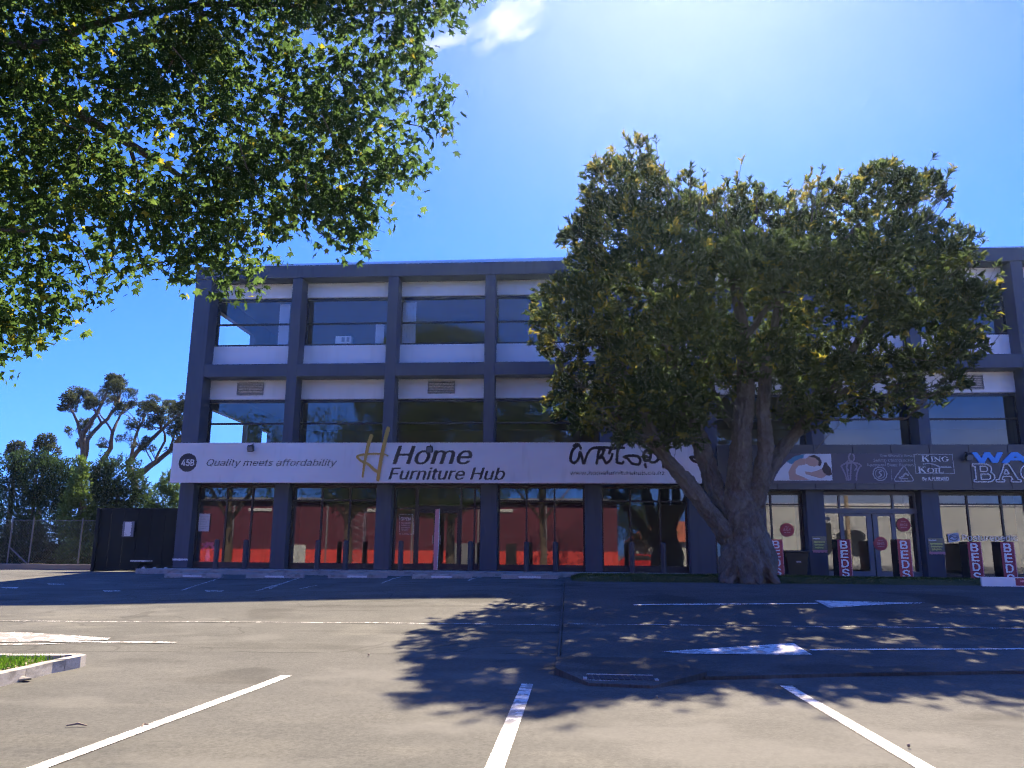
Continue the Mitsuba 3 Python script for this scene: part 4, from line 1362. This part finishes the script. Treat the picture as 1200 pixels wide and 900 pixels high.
ncl = 14000
pk = r.choice(len(sel), ncl, p=prob)
dn = rdir(r, ncl)
dn[:, 2] = np.where(dn[:, 2] < -.45, -dn[:, 2], dn[:, 2])
rr_ = rad[pk] * np.where(r.uniform(0, 1, ncl) < .8, r.uniform(.86, 1.06, ncl), r.uniform(.4, .86, ncl))
bump = 1 + .35 * (meshkit.fbm(dn * 1.9 + pk[:, None] * 5.3, 3, 2) - .5)
W = sel[pk] + dn * (rr_ * bump)[:, None] * [1, 1, .88]
bl = pg.buffer(-.14).boundary
t = r.uniform(0, bl.length, 420)
rim = np.array([(q.x, 18.95 + r.normal(0, .45), q.y) for q in (bl.interpolate(a) for a in t)])
nrim = len(rim)
W = np.vstack([W, rim + r.normal(0, .07, rim.shape)])
cen = np.array([4.9, MY - .2, 6.4])
ax = (W - cen) / np.array([6, 5, 5]) + np.array([0, 0, .45]) + r.normal(0, .25, W.shape)
ax[:ncl] = ax[:ncl] * .5 + dn * .9
ax /= np.linalg.norm(ax, axis=1, keepdims=True)
ctone = r.normal(0, .10, len(sel))
wtone = np.concatenate([ctone[pk], np.zeros(nrim)])
K = 8
wi = np.repeat(np.arange(len(W)), K)
N = len(wi)
d = rdir(r, N)
d = d - ax[wi] * (d * ax[wi]).sum(1, keepdims=True)
d /= np.linalg.norm(d, axis=1, keepdims=True)
tilt = r.uniform(.25, 1.15, N)[:, None]
axis = ax[wi] * np.cos(tilt) + d * np.sin(tilt)
pos = W[wi] + ax[wi] * r.uniform(-.10, .06, N)[:, None]
nrm = ax[wi] * np.sin(tilt) - d * np.cos(tilt) + r.normal(0, .25, (N, 3))
L = r.uniform(.12, .215, N)
tone = np.clip(r.beta(1.6, 3.2, len(W))[wi] + wtone[wi] + r.normal(0, .10, N), 0, 1)
young_or_rimlit = (r.uniform(0, 1, len(W)) < np.where(np.arange(len(W)) >= len(W) - nrim, .30, .05) + .12 * (W[:, 0] < 2.0) + .10 * (W[:, 2] > 9.2))[wi]  # a few young leaves; extras at rim, left and top paint backlit glow
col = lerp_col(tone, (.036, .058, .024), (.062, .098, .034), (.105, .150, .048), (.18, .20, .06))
col[young_or_rimlit] = lerp_col(r.uniform(0, 1, young_or_rimlit.sum()), (.20, .21, .03), (.30, .25, .05))
tw = []
for q, a_ in zip(W[-nrim:], ax[-nrim:]):
    b_ = q - (a_ + np.array([.0, 0, .25])) * r.uniform(.35, .8) + np.array([0, .25, 0])
    tw.append(tube([b_, (b_ + q) / 2 + r.normal(0, .03, 3), q], [.010, .008, .005], 4, False))
obj('twigs', join(*tw), BARK, mg, kind='stuff')
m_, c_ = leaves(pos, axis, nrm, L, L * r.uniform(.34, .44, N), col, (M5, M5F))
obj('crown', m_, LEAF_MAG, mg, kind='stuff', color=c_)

# ---- the sweetgum overhead at the left
r = np.random.default_rng(33)
SY = 9.2
sgm = thing('sweetgum_tree', 'spreading tree with star shaped leaves hanging in from the upper left', 'tree')
tb = np.array([-7.4, 6.6])
zb = float(g(tb[0], tb[1]))


def S(x, y, rr, dy=0.0):
    return (at(x, y, SY + dy), rr)


top_p = (np.array([-7.3, 6.7, 4.6]), .20)
bones = [
    [(np.array([-7.4, 6.6, zb - .1]), .38), (np.array([-7.4, 6.6, zb + .5]), .29), (np.array([-7.42, 6.65, 2.0]), .24), top_p, (np.array([-7.2, 6.7, 7.5]), .15), (np.array([-7.0, 6.6, 10.5]), .07)],
    [(np.array([-7.35, 6.7, 3.6]), .15), S(-60, 60, .085, -.6), S(0, 90, .078, -.4), S(58, 116, .070, -.2), S(108, 143, .062), S(150, 168, .055, .1), S(190, 193, .042, .2), S(235, 225, .028, .3), S(270, 262, .016, .3), S(285, 300, .008, .3)],
    [(np.array([-7.3, 6.7, 5.4]), .12), S(-40, 40, .07, -.6), S(15, 52, .068, -.5), S(60, 52, .06, -.4), S(90, 36, .055, -.3), S(140, 20, .045, -.1), S(230, 5, .04, .1), S(330, 5, .03, .3), S(430, 15, .02, .5), S(520, 15, .008, .6)],
    [S(232, 8, .035, .1), S(258, 50, .034, .1), S(272, 85, .03, .2), S(300, 104, .022, .3), S(360, 120, .016, .4), S(430, 135, .012, .5), S(500, 150, .006, .5)],
    [S(285, 95, .02, .2), S(320, 150, .016, .3), S(370, 200, .012, .4), S(415, 250, .006, .5)],
    [S(150, 168, .03, .1), S(165, 215, .02, 0), S(150, 270, .014, -.1), S(120, 320, .007, -.1)],
    [(np.array([-7.35, 6.7, 2.9]), .10), S(-120, 250, .05, -.8), S(-30, 265, .036, -.6), S(28, 272, .026, -.5), S(55, 262, .018, -.4), S(90, 285, .010, -.3), S(110, 330, .005, -.2)],
    [S(-120, 255, .03, -.8), S(-60, 330, .02, -.7), S(0, 390, .008, -.6)],
    [top_p, (np.array([-9.5, 5.5, 7.0]), .09), (np.array([-11.5, 4.5, 8.6]), .04)], [top_p, (np.array([-6.4, 4.5, 7.2]), .09), (np.array([-5.2, 2.5, 9.0]), .04)],
]
obj('trunk', skeleton(bones[:1], .12, .02, 5.0), BARK, sgm, smooth=True)
for b in bones[1:]:
    P_b = np.array([p for p, _ in b])
    rb = np.array([q for _, q in b])
    tt = np.linspace(0, len(b) - 1, (len(b) - 1) * 5 + 1)
    pts_ = np.column_stack([np.interp(tt, np.arange(len(b)), P_b[:, k]) for k in range(3)])
    pts_[1:-1] = (pts_[:-2] + 2 * pts_[1:-1] + pts_[2:]) / 4
    pts_ += (meshkit.noise(pts_ * 2.2, 3)[:, None] - .5) * .05
    obj('limb', tube(pts_, np.interp(tt, np.arange(len(b)), rb), 9), BARK, sgm, smooth=True)
OUT2 = [(-330, 440), (-100, 425), (-20, 440), (8, 434), (38, 404), (30, 384), (14, 372), (22, 362), (34, 370), (37, 394), (60, 402), (92, 380), (76, 350), (70, 335), (92, 346), (112, 352), (140, 348), (152, 338), (140, 330), (178, 318),
        (171, 292), (178, 262), (186, 258), (198, 268), (202, 300), (216, 309), (235, 330), (248, 341), (262, 334), (289, 345), (301, 335), (297, 325), (316, 308), (345, 290), (350, 276), (340, 262), (352, 254), (352, 230), (362, 225), (373, 241),
        (376, 262), (390, 268), (405, 270), (417, 288), (430, 289), (437, 270), (440, 250), (448, 230), (454, 222), (474, 220), (470, 205), (490, 199), (492, 180), (506, 170), (520, 160), (525, 144), (515, 115), (497, 113), (472, 126), (480, 110),
        (495, 90), (490, 75), (480, 60), (486, 44), (502, 26), (530, 34), (549, 10), (556, -10), (540, -180), (300, -420), (-100, -460), (-420, -200)]
H2 = [(222, 112, .20), (236, 122, .17), (210, 122, .12), (243, 96, .12), (30, 10, .13), (8, 18, .12), (105, 14, .08), (408, 178, .10), (408, 165, .08), (72, 235, .12), (85, 232, .10), (25, 335, .14), (55, 328, .10), (185, 150, .10), (150, 148, .08), (140, 235, .08),
      (405, 40, .12), (404, 55, .10), (400, 20, .08), (128, 78, .06), (300, 212, .07), (265, 272, .08), (60, 152, .07), (20, 205, .06)]
pg2 = field(OUT2, SY, H2)
hf2 = lambda d: np.minimum(1.7, .45 + .7 * d)  # noqa: E731
C = sample_volume(pg2, SY - .3, hf2, 16500, r, .75, 1.2, .465, 9, .035)
bl = pg2.boundary
t = r.uniform(0, bl.length, 900)
rim = np.array([(q.x, SY - .3 + r.normal(0, .25), q.y) for q in (bl.interpolate(a) for a in t)]) + r.normal(0, .06, (900, 3))
C = np.vstack([C, rim])
tw = []
ends = C[r.choice(len(C), 420, replace=False)]
for q in ends:
    d_ = rdir(r, 1)[0] * [.5, .4, .25] + np.array([-.25, 0, .22])
    a_ = q + d_ * r.uniform(.7, 1.4)
    m_ = (a_ + q) / 2 + r.normal(0, .05, 3)
    tw.append(tube([a_, m_, q], [.008, .006, .003], 4, False))
obj('twigs', join(*tw), BARK2, sgm, kind='stuff')
K = 7
wi = np.repeat(np.arange(len(C)), K)
N = len(wi)
pos = C[wi] + r.normal(0, .085, (N, 3)) * [1, 1, 1.2]
axis = rdir(r, N) * [1, 1, .7] + np.array([0, 0, -.75])
nrm = rdir(r, N) + np.array([0, 0, .7])
L = r.uniform(.08, .145, N)
tone = np.clip(r.beta(1.5, 2.6, len(C))[wi] * .75 + r.normal(0, .12, N), 0, 1)
col = lerp_col(tone, (.044, .085, .026), (.075, .142, .036), (.125, .205, .05), (.20, .28, .06))
yl = r.uniform(0, 1, N) < .03
col[yl] = lerp_col(r.uniform(0, 1, yl.sum()), (.26, .30, .03), (.40, .34, .04))
# the leaves seen largest are parts of their own, the rest one mesh
dist = np.linalg.norm(pos - EYE, axis=1)
qv = pos - EYE
dpt = qv @ _fw
uu, vv = 600 + F * (qv @ _r) / dpt, 450 - F * (qv @ _u) / dpt
vis = (uu > 0) & (uu < 1200) & (vv > 0) & (vv < 900)
size = np.where(vis, L / dist, 0)
big = np.argsort(-size)[:260]
rest = np.setdiff1d(np.arange(N), big)
m_, c_ = leaves(pos[rest], axis[rest], nrm[rest], L[rest], L[rest], col[rest], (S5, S5F))
obj('crown', m_, LEAF_GUM, sgm, kind='stuff', color=c_)
for i in big:
    s_ = slice(i, i + 1)
    m_, c_ = leaves(pos[s_], axis[s_], nrm[s_], L[s_], L[s_], col[s_], (S5, S5F))
    obj('leaf', m_, LEAF_GUM, sgm, color=c_)
# the crown's other side, above and left of the frame
n = 2600
e_ = rdir(r, n) * (r.uniform(.35, 1, n) ** (1 / 3))[:, None] * [4.2, 3.6, 3.0] + [-8.5, 5.2, 7.6]
e_ = e_[(e_[:, 2] > 3.2)]
qv = e_ - EYE
dpt = qv @ _fw
uu, vv = 600 + F * (qv @ _r) / np.maximum(dpt, .01), 450 - F * (qv @ _u) / np.maximum(dpt, .01)
e_ = e_[~((dpt > 0) & (uu > -60) & (vv > -60))]
wi = np.repeat(np.arange(len(e_)), 6)
N = len(wi)
m_, c_ = leaves(e_[wi] + r.normal(0, .2, (N, 3)), rdir(r, N) + [0, 0, -.6], rdir(r, N) + [0, 0, .7], r.uniform(.10, .17, N), r.uniform(.10, .17, N), lerp_col(r.uniform(0, 1, N), (.025, .05, .012), (.09, .13, .03)), (S5, S5F))
obj('far_crown', m_, LEAF_GUM, sgm, kind='stuff', color=c_)


# ---- trees and hedge at the far left
def clumps(cs, n, r, L0, L1, stops, flat=.8):
    """leaves filling a set of ellipsoids (centre, radii)"""
    cs_ = [np.array(c) for c, _ in cs]
    vol = np.array([np.prod(rd) ** (2 / 3) for _, rd in cs])
    pick = r.choice(len(cs), n, p=vol / vol.sum())
    d = rdir(r, n)
    rr = r.uniform(.15, 1, n) ** .5
    p = np.array(cs_)[pick] + d * rr[:, None] * np.array([rd for _, rd in cs])[pick] * (1 + .5 * (meshkit.fbm(d * 2.3 + pick[:, None] * 7.1, 3) - .5))[:, None]
    nz = meshkit.fbm(p * 1.7, 3, 4)
    keep = nz > .41
    p, d = p[keep], d[keep]
    n = len(p)
    L = r.uniform(L0, L1, n)
    col = lerp_col(np.clip(r.beta(1.6, 2.4, n) + (nz[keep] - .5) * .8, 0, 1), *stops)
    return leaves(p, d + rdir(r, n) * .9, d + rdir(r, n) * .8 + [0, 0, .5], L, L * .5, col, (Q4, Q4F))


r = np.random.default_rng(51)
PY = 42.0


def pz_(x, y, Y=PY):
    return at(x, y, Y)


bt = thing('twisted_tree', 'open crowned tree with bare twisting grey limbs beyond the enclosure', 'tree')
bl_ = [[(96, 600, .30), (92, 560, .26), (95, 535, .22), (100, 510, .18), (108, 490, .15), (118, 475, .11), (125, 460, .07), (130, 448, .03)],
       [(95, 540, .18), (105, 515, .14), (118, 495, .12), (135, 480, .10), (140, 465, .06), (142, 450, .03)],
       [(100, 520, .14), (92, 500, .11), (86, 485, .08), (82, 475, .04)],
       [(110, 560, .20), (118, 540, .16), (128, 525, .14), (133, 505, .12), (140, 490, .08), (150, 475, .05)],
       [(150, 560, .24), (168, 552, .20), (185, 540, .17), (200, 528, .14), (215, 512, .12), (228, 500, .06)],
       [(148, 545, .18), (165, 525, .15), (180, 515, .13), (195, 500, .11), (208, 488, .08), (218, 475, .04)],
       [(150, 540, .12), (160, 520, .10), (165, 500, .08), (172, 485, .05)],
       [(185, 540, .10), (192, 520, .08), (190, 500, .06), (186, 480, .04)], [(160, 580, .26), (150, 550, .22)], [(105, 600, .24), (110, 560, .20)],
       [(118, 495, .08), (108, 478, .06), (100, 465, .04)], [(133, 505, .08), (122, 490, .06), (112, 480, .03)], [(200, 528, .09), (205, 505, .06), (200, 490, .04)]]
limb_pts = []
for b in bl_:
    P_b = np.array([pz_(x, y, PY + (x * 37 % 11 - 5) * .12) for x, y, _ in b])
    tt = np.linspace(0, len(b) - 1, (len(b) - 1) * 4 + 1)
    pts_ = np.column_stack([np.interp(tt, np.arange(len(b)), P_b[:, k]) for k in range(3)])
    pts_ += (np.stack([meshkit.noise(pts_ * .9, s) for s in (1, 2, 3)], 1) - .5) * .35
    obj('limb', tube(pts_, np.interp(tt, np.arange(len(b)), [q[2] for q in b]) * .8, 8), BARK2, bt, smooth=True)
    limb_pts.append(pts_)
cl = []
for x, y, rx, rz in ((88, 468, 16, 9), (100, 462, 14, 10), (80, 478, 11, 7), (110, 470, 12, 8), (132, 452, 15, 10), (140, 445, 14, 9), (146, 460, 13, 10), (128, 468, 12, 9), (152, 472, 9, 7), (140, 478, 9, 7), (98, 500, 9, 12), (92, 515, 8, 10),
                     (172, 478, 14, 9), (185, 474, 13, 8), (200, 480, 13, 9), (215, 472, 14, 10), (180, 495, 12, 9), (205, 500, 14, 10), (160, 495, 10, 8), (222, 495, 12, 14), (118, 515, 9, 9), (150, 515, 8, 8), (170, 520, 9, 8), (205, 520, 12, 9), (82, 505, 5, 7)):
    s = PY / F
    cl.append((at(x, y, PY + R_.uniform(-1.8, 1.8)), np.array([rx * s, rx * s * 1.1, rz * s])))
cl2 = []
for c0_, rd_ in cl:
    for _ in range(5):
        o_ = rdir(r, 1)[0] * rd_ * r.uniform(.3, 1.15)
        cl2.append((c0_ + o_, rd_ * r.uniform(.36, .62)))
tw = []
lp = np.vstack(limb_pts)
for c0_, rd_ in cl2:
    dd = np.linalg.norm(lp - c0_ + [0, 0, .5], axis=1)
    a_ = lp[dd.argmin()]
    if dd.min() < 1.6:
        tw.append(tube([a_, (a_ + c0_) / 2 + r.normal(0, .10, 3), c0_], [.035, .022, .008], 4, False))
obj('twigs', join(*tw), BARK2, bt, kind='stuff')
m_, c_ = clumps(cl2, 34000, r, .08, .15, ((.04, .06, .025), (.085, .105, .05), (.16, .175, .09)), .3)
obj('crown', m_, LEAF_FAR, bt, kind='stuff', color=c_)
HY = 34.5
hs = [('dense dark shrub at the far left edge of the hedge', [(-40, 590, 46, 60), (5, 560, 24, 28), (15, 605, 30, 50)], (.022, .042, .016), 14000),
      ('dark rounded tree behind the chain link fence', [(45, 560, 34, 34), (30, 545, 22, 18), (70, 570, 26, 36), (50, 610, 40, 46)], (.022, .042, .016), 22000),
      ('sunlit yellow green climber covered shrub by the fence', [(92, 575, 14, 22), (94, 550, 10, 16), (88, 605, 20, 28), (105, 620, 16, 30)], (.07, .11, .025), 9000),
      ('dark evergreen tree behind the black enclosure', [(140, 570, 32, 36), (120, 560, 20, 30), (155, 600, 34, 40), (130, 610, 30, 44)], (.022, .040, .016), 20000),
      ('light green shrub between the enclosure and the building', [(190, 590, 18, 26), (200, 570, 14, 20), (180, 610, 20, 20), (212, 600, 14, 24)], (.07, .11, .025), 9000)]
for i, (lab, cs, c0, n) in enumerate(hs):
    k = thing('hedge_tree', lab, 'shrub')
    cs = cs + [(x_, 640, rx_ * .95, 28) for x_, y_, rx_, rz_ in cs[:2]] + [(x_, 652, rx_, 18) for x_, y_, rx_, rz_ in cs[-2:]]
    n = int(n * 1.6)
    Yh = HY + (.8, 1.2, -.6, 1.4, .6)[i]
    s = Yh / F
    cl = [(at(x, y, Yh + R_.uniform(-.5, .5)), np.array([rx * s, min(rx * s, 1.5), rz * s])) for x, y, rx, rz in cs]
    m_, c_ = clumps(cl, n, r, .09, .19, (c0, np.array(c0) * 1.9, np.array(c0) * 3.2))
    obj('crown', m_, LEAF_FAR, k, kind='stuff', color=c_)
    xc, zc = cl[0][0][0], cl[0][0][2]
    obj('trunk', tube([(xc, Yh, -.2), (xc + .1, Yh, .8), (xc - .05, Yh, zc)], [.14, .11, .06], 8), BARK2, k, smooth=True)
for i, (x, y, rr, lab) in enumerate(((20, 525, 13, 'small round tree top at the far left above the hedge'), (54, 518, 15, 'tufted tree top above the dark hedge, left of the twisted tree'))):
    k = thing('distant_tree', lab, 'tree')
    Yh = 48.0
    s = Yh / F
    cl = [(at(x + dx_, y + dy_, Yh + R_.uniform(-.5, .5)), np.array([q * s, q * s, q * s * .8])) for dx_, dy_, q in ((0, 0, rr * .8), (-6, 8, rr * .6), (7, 9, rr * .6), (0, 22, rr * .7))]
    m_, c_ = clumps(cl, 4000, r, .10, .20, ((.03, .045, .018), (.07, .085, .035), (.12, .13, .06)))
    obj('crown', m_, LEAF_FAR, k, kind='stuff', color=c_)
    q0 = at(x, y, Yh)
    obj('trunk', tube([(q0[0] + .3, Yh, -.2), (q0[0] + .1, Yh, 2.5), (q0[0], Yh, q0[2] + .1)], [.2, .15, .06], 8), BARK2, k, smooth=True)

# small litter on the asphalt
for x, y, l, a_, lab in ((90, 852, .16, .15, 'dry brown twig on the asphalt at the lower left'), (170, 852, .05, 1.0, 'small dark leaf scrap on the asphalt beside the bay line')):
    p = on_ground(x, y)
    obj('fallen_twig', xf(tube([(-l / 2, 0, .012), (0, .02, .022), (l / 2, -.01, .012)], [.006, .009, .004], 6), a_, p), WOODP, label=lab, cat='twig')
for x, y, lab in ((1065, 877, 'small dark seed pod on the asphalt at the lower right'), (770, 819, 'small dark seed pod on the asphalt before the drain'), (432, 769, 'tiny dark pebble on the asphalt seam')):
    p = on_ground(x, y)
    obj('seed_pod', xf(trimesh.creation.icosphere(1, .013), .3, (p[0], p[1], p[2] + .02)), WOODP, label=lab, cat='seed pod')

# ------------------------------------------------------------------ the street behind the viewer, seen in the glass
w = thing('brick_warehouse', 'long maroon brick warehouse with an orange red base across the street', 'building')
obj('wall', bx(-70, 4.5, -34, -22, .9, 5.7), MAR, w)
obj('base_band', bx(-70.02, 4.52, -33.9, -21.9, -.9, .9), ORANGE, w)
obj('roof', bx(-70.3, 4.8, -34.2, -21.7, 5.7, 5.95), GREY, w)
for x in np.arange(-62, 2, 6.0):
    obj('fascia_sign', bx(x, x + 2.4, -21.95, -21.88, 4.6, 4.9), CREAM, w) if int(x) % 4 == 0 else None
for x in (-47, -33.5, -24.0, -15.5, -9.0, -2.4):
    obj('downpipe', bx(x, x + .14, -21.99, -21.86, -.88, 5.6), GREY, w)
for x, ww, m_ in ((-40, 3.2, CREAM), (-28.5, 2.6, CREAM), (-18.2, 1.1, BLACK), (-11.2, 2.4, GREY), (-6.2, 1.0, BLACK)):
    obj('door', bx(x, x + ww, -21.88, -21.84, -.85, 1.6 if m_ != CREAM else 1.35), m_, w)
for x in np.arange(-46, 3, 1.9):
    obj('cladding_rib', bx(x, x + .06, -21.99, -21.93, .92, 5.65), MAR, w)
obj('gutter', bx(-70.2, 4.7, -21.7, -21.5, 5.55, 5.7), BLACK, w)
h = thing('tiled_house', 'cream house with a red tiled hip roof across the street', 'house')
obj('wall', bx(6.5, 15.0, -38, -30, -.9, 2.0), CREAM, h)
rv = np.array([[6, -38.6, 2], [15.5, -38.6, 2], [15.5, -29.4, 2], [6, -29.4, 2], [9, -34, 4.3], [12.5, -34, 4.3]])
obj('roof', (rv, np.array([[0, 1, 5], [0, 5, 4], [1, 2, 5], [2, 3, 4], [2, 4, 5], [3, 0, 4], [0, 3, 2], [0, 2, 1]])), TILE, h)
c = thing('cream_shop', 'cream shop building with large black letters across the street', 'building')
obj('wall', bx(16.5, 48, -26, -14, -.9, 4.8), CREAM, c)
obj('parapet', bx(16.4, 48.1, -26.1, -13.9, 4.8, 5.0), BLIND, c)
gm = fit_text('all', 0, 5.2, 0, 1, bold=True).buffer(.06)
gm = affinity.scale(gm, 1, 2.2, origin=(0, 0))
v, f = extrude(gm, .1)
obj('lettering', (np.stack([24.5 - v[:, 0], -13.98 + v[:, 2], 1.0 + v[:, 1]], 1), f), INKD, c)
obj('dado', bx(16.45, 48.05, -26.05, -13.95, -.9, -.1), GREY, c)


def back_tree(x, y, hgt, rad, lab, seed, n=9000):
    rr = np.random.default_rng(seed)
    k = thing('street_tree', lab, 'tree')
    z0 = -.8
    obj('trunk', tube([(x, y, z0), (x + .1, y, z0 + 1.5), (x - .1, y + .1, z0 + hgt * .45), (x, y, z0 + hgt * .75)], [.34, .25, .2, .08], 10), BARK2, k, smooth=True)
    for q in range(4):
        a = q * 1.57 + seed
        obj('limb', tube([(x, y, z0 + hgt * .32), (x + math.cos(a) * rad * .4, y + math.sin(a) * rad * .4, z0 + hgt * .5), (x + math.cos(a) * rad * .75, y + math.sin(a) * rad * .75, z0 + hgt * .65)], [.13, .09, .03], 7), BARK2, k, smooth=True)
    cl = [((x + rr.normal(0, rad * .45), y + rr.normal(0, rad * .45), z0 + hgt * rr.uniform(.5, .9)), np.array([1, 1, .75]) * rad * rr.uniform(.4, .6)) for _ in range(14)]
    m_, c_ = clumps(cl, n, rr, .18, .32, ((.02, .04, .012), (.045, .08, .02), (.09, .13, .03)))
    obj('crown', m_, LEAF_FAR, k, kind='stuff', color=c_)


back_tree(-14.2, 5.6, 10.5, 3.8, 'leafy street tree left of the viewer, seen in the second shop window', 1)
back_tree(-22.5, 4.5, 10.5, 4.2, 'leafy street tree far to the left of the viewer', 2)
back_tree(-2.2, -7.5, 12.5, 4.8, 'tall leafy tree behind the viewer, seen in the upper windows', 3)
back_tree(-10.5, -6.5, 12.0, 4.6, 'tall leafy tree behind the viewer on the left', 4)
back_tree(7.5, -26, 7.2, 3.6, 'rounded dark tree beside the tiled house', 5)
pp = thing('power_pole', 'timber power pole with a cross arm across the street', 'utility pole')
px0, py0 = 21.5, -9.0
obj('pole', cyl(px0, py0, -.9, 9.3, .16, 10), WOODP, pp)
obj('cross_arm', bx(px0 - 1.2, px0 + 1.2, py0 - .06, py0 + .06, 8.6, 8.75), WOODP, pp)
for s in (-1, -.4, .4, 1):
    obj('insulator', cyl(px0 + s, py0, 8.752, 8.9, .05, 8), PAPER, pp)
for i, (yy, zz) in enumerate(((-9.0, 8.9), (-9.0, 8.3), (-9.2, 7.6))):
    obj('power_line', tube([(x_, yy, zz - .9 * (1 - ((x_ + 10) / 45) ** 2)) for x_ in np.linspace(-55, 35, 24)], .018, 4), BLACK, label=f'{("highest", "middle", "lowest")[i]} overhead power line across the street', cat='power line')
lm = thing('lattice_mast', 'pale lattice mast standing before the maroon warehouse', 'mast')
mx, my = -20.5, -20.5
lb = [tube([(mx + sx * .7, my + sy * .3, -.8), (mx + sx * .7, my + sy * .3, 5.3)], .03, 5) for sx in (-1, 1) for sy in (-1, 1)]
for i in range(9):
    z = -.6 + i * .65
    lb += [tube([(mx - .7, my + .3, z), (mx + .7, my + .3, z + .65)], .018, 4), tube([(mx + .7, my + .3, z), (mx - .7, my + .3, z + .65)], .018, 4)]
obj('lattice', join(*lb), ALU, lm)
car = thing('red_car', 'red hatchback parked across the street, seen in the window by the trunk', 'car')
prof = Polygon([(-2.0, .35), (2.0, .35), (2.08, .6), (1.95, .85), (1.1, .95), (.5, 1.42), (-1.2, 1.45), (-1.85, .95), (-2.05, .85)]).buffer(.06).buffer(-.02)
v, f = extrude(prof, 1.65)
cx_, cy_ = 6.3, -16.5
obj('body', (np.stack([cx_ + v[:, 0], cy_ + v[:, 2], v[:, 1] - .79], 1), f), CARRED, car)
gl = Polygon([(.95, .98), (.42, 1.36), (-1.1, 1.38), (-1.55, .98)])
v, f = extrude(gl, .02)
obj('side_glass', (np.stack([cx_ + v[:, 0], cy_ + 1.652 + v[:, 2], v[:, 1] - .79], 1), f), BLACK, car)
for x_ in (-1.3, 1.3):
    for y_ in (.05, 1.6):
        obj('wheel', tube([(cx_ + x_, cy_ + y_ - .09, -.48), (cx_ + x_, cy_ + y_ + .09, -.48)], .31, 16), RUB, car)
for k_ in [k for k, v in labels.items() if not v]:
    del labels[k_]
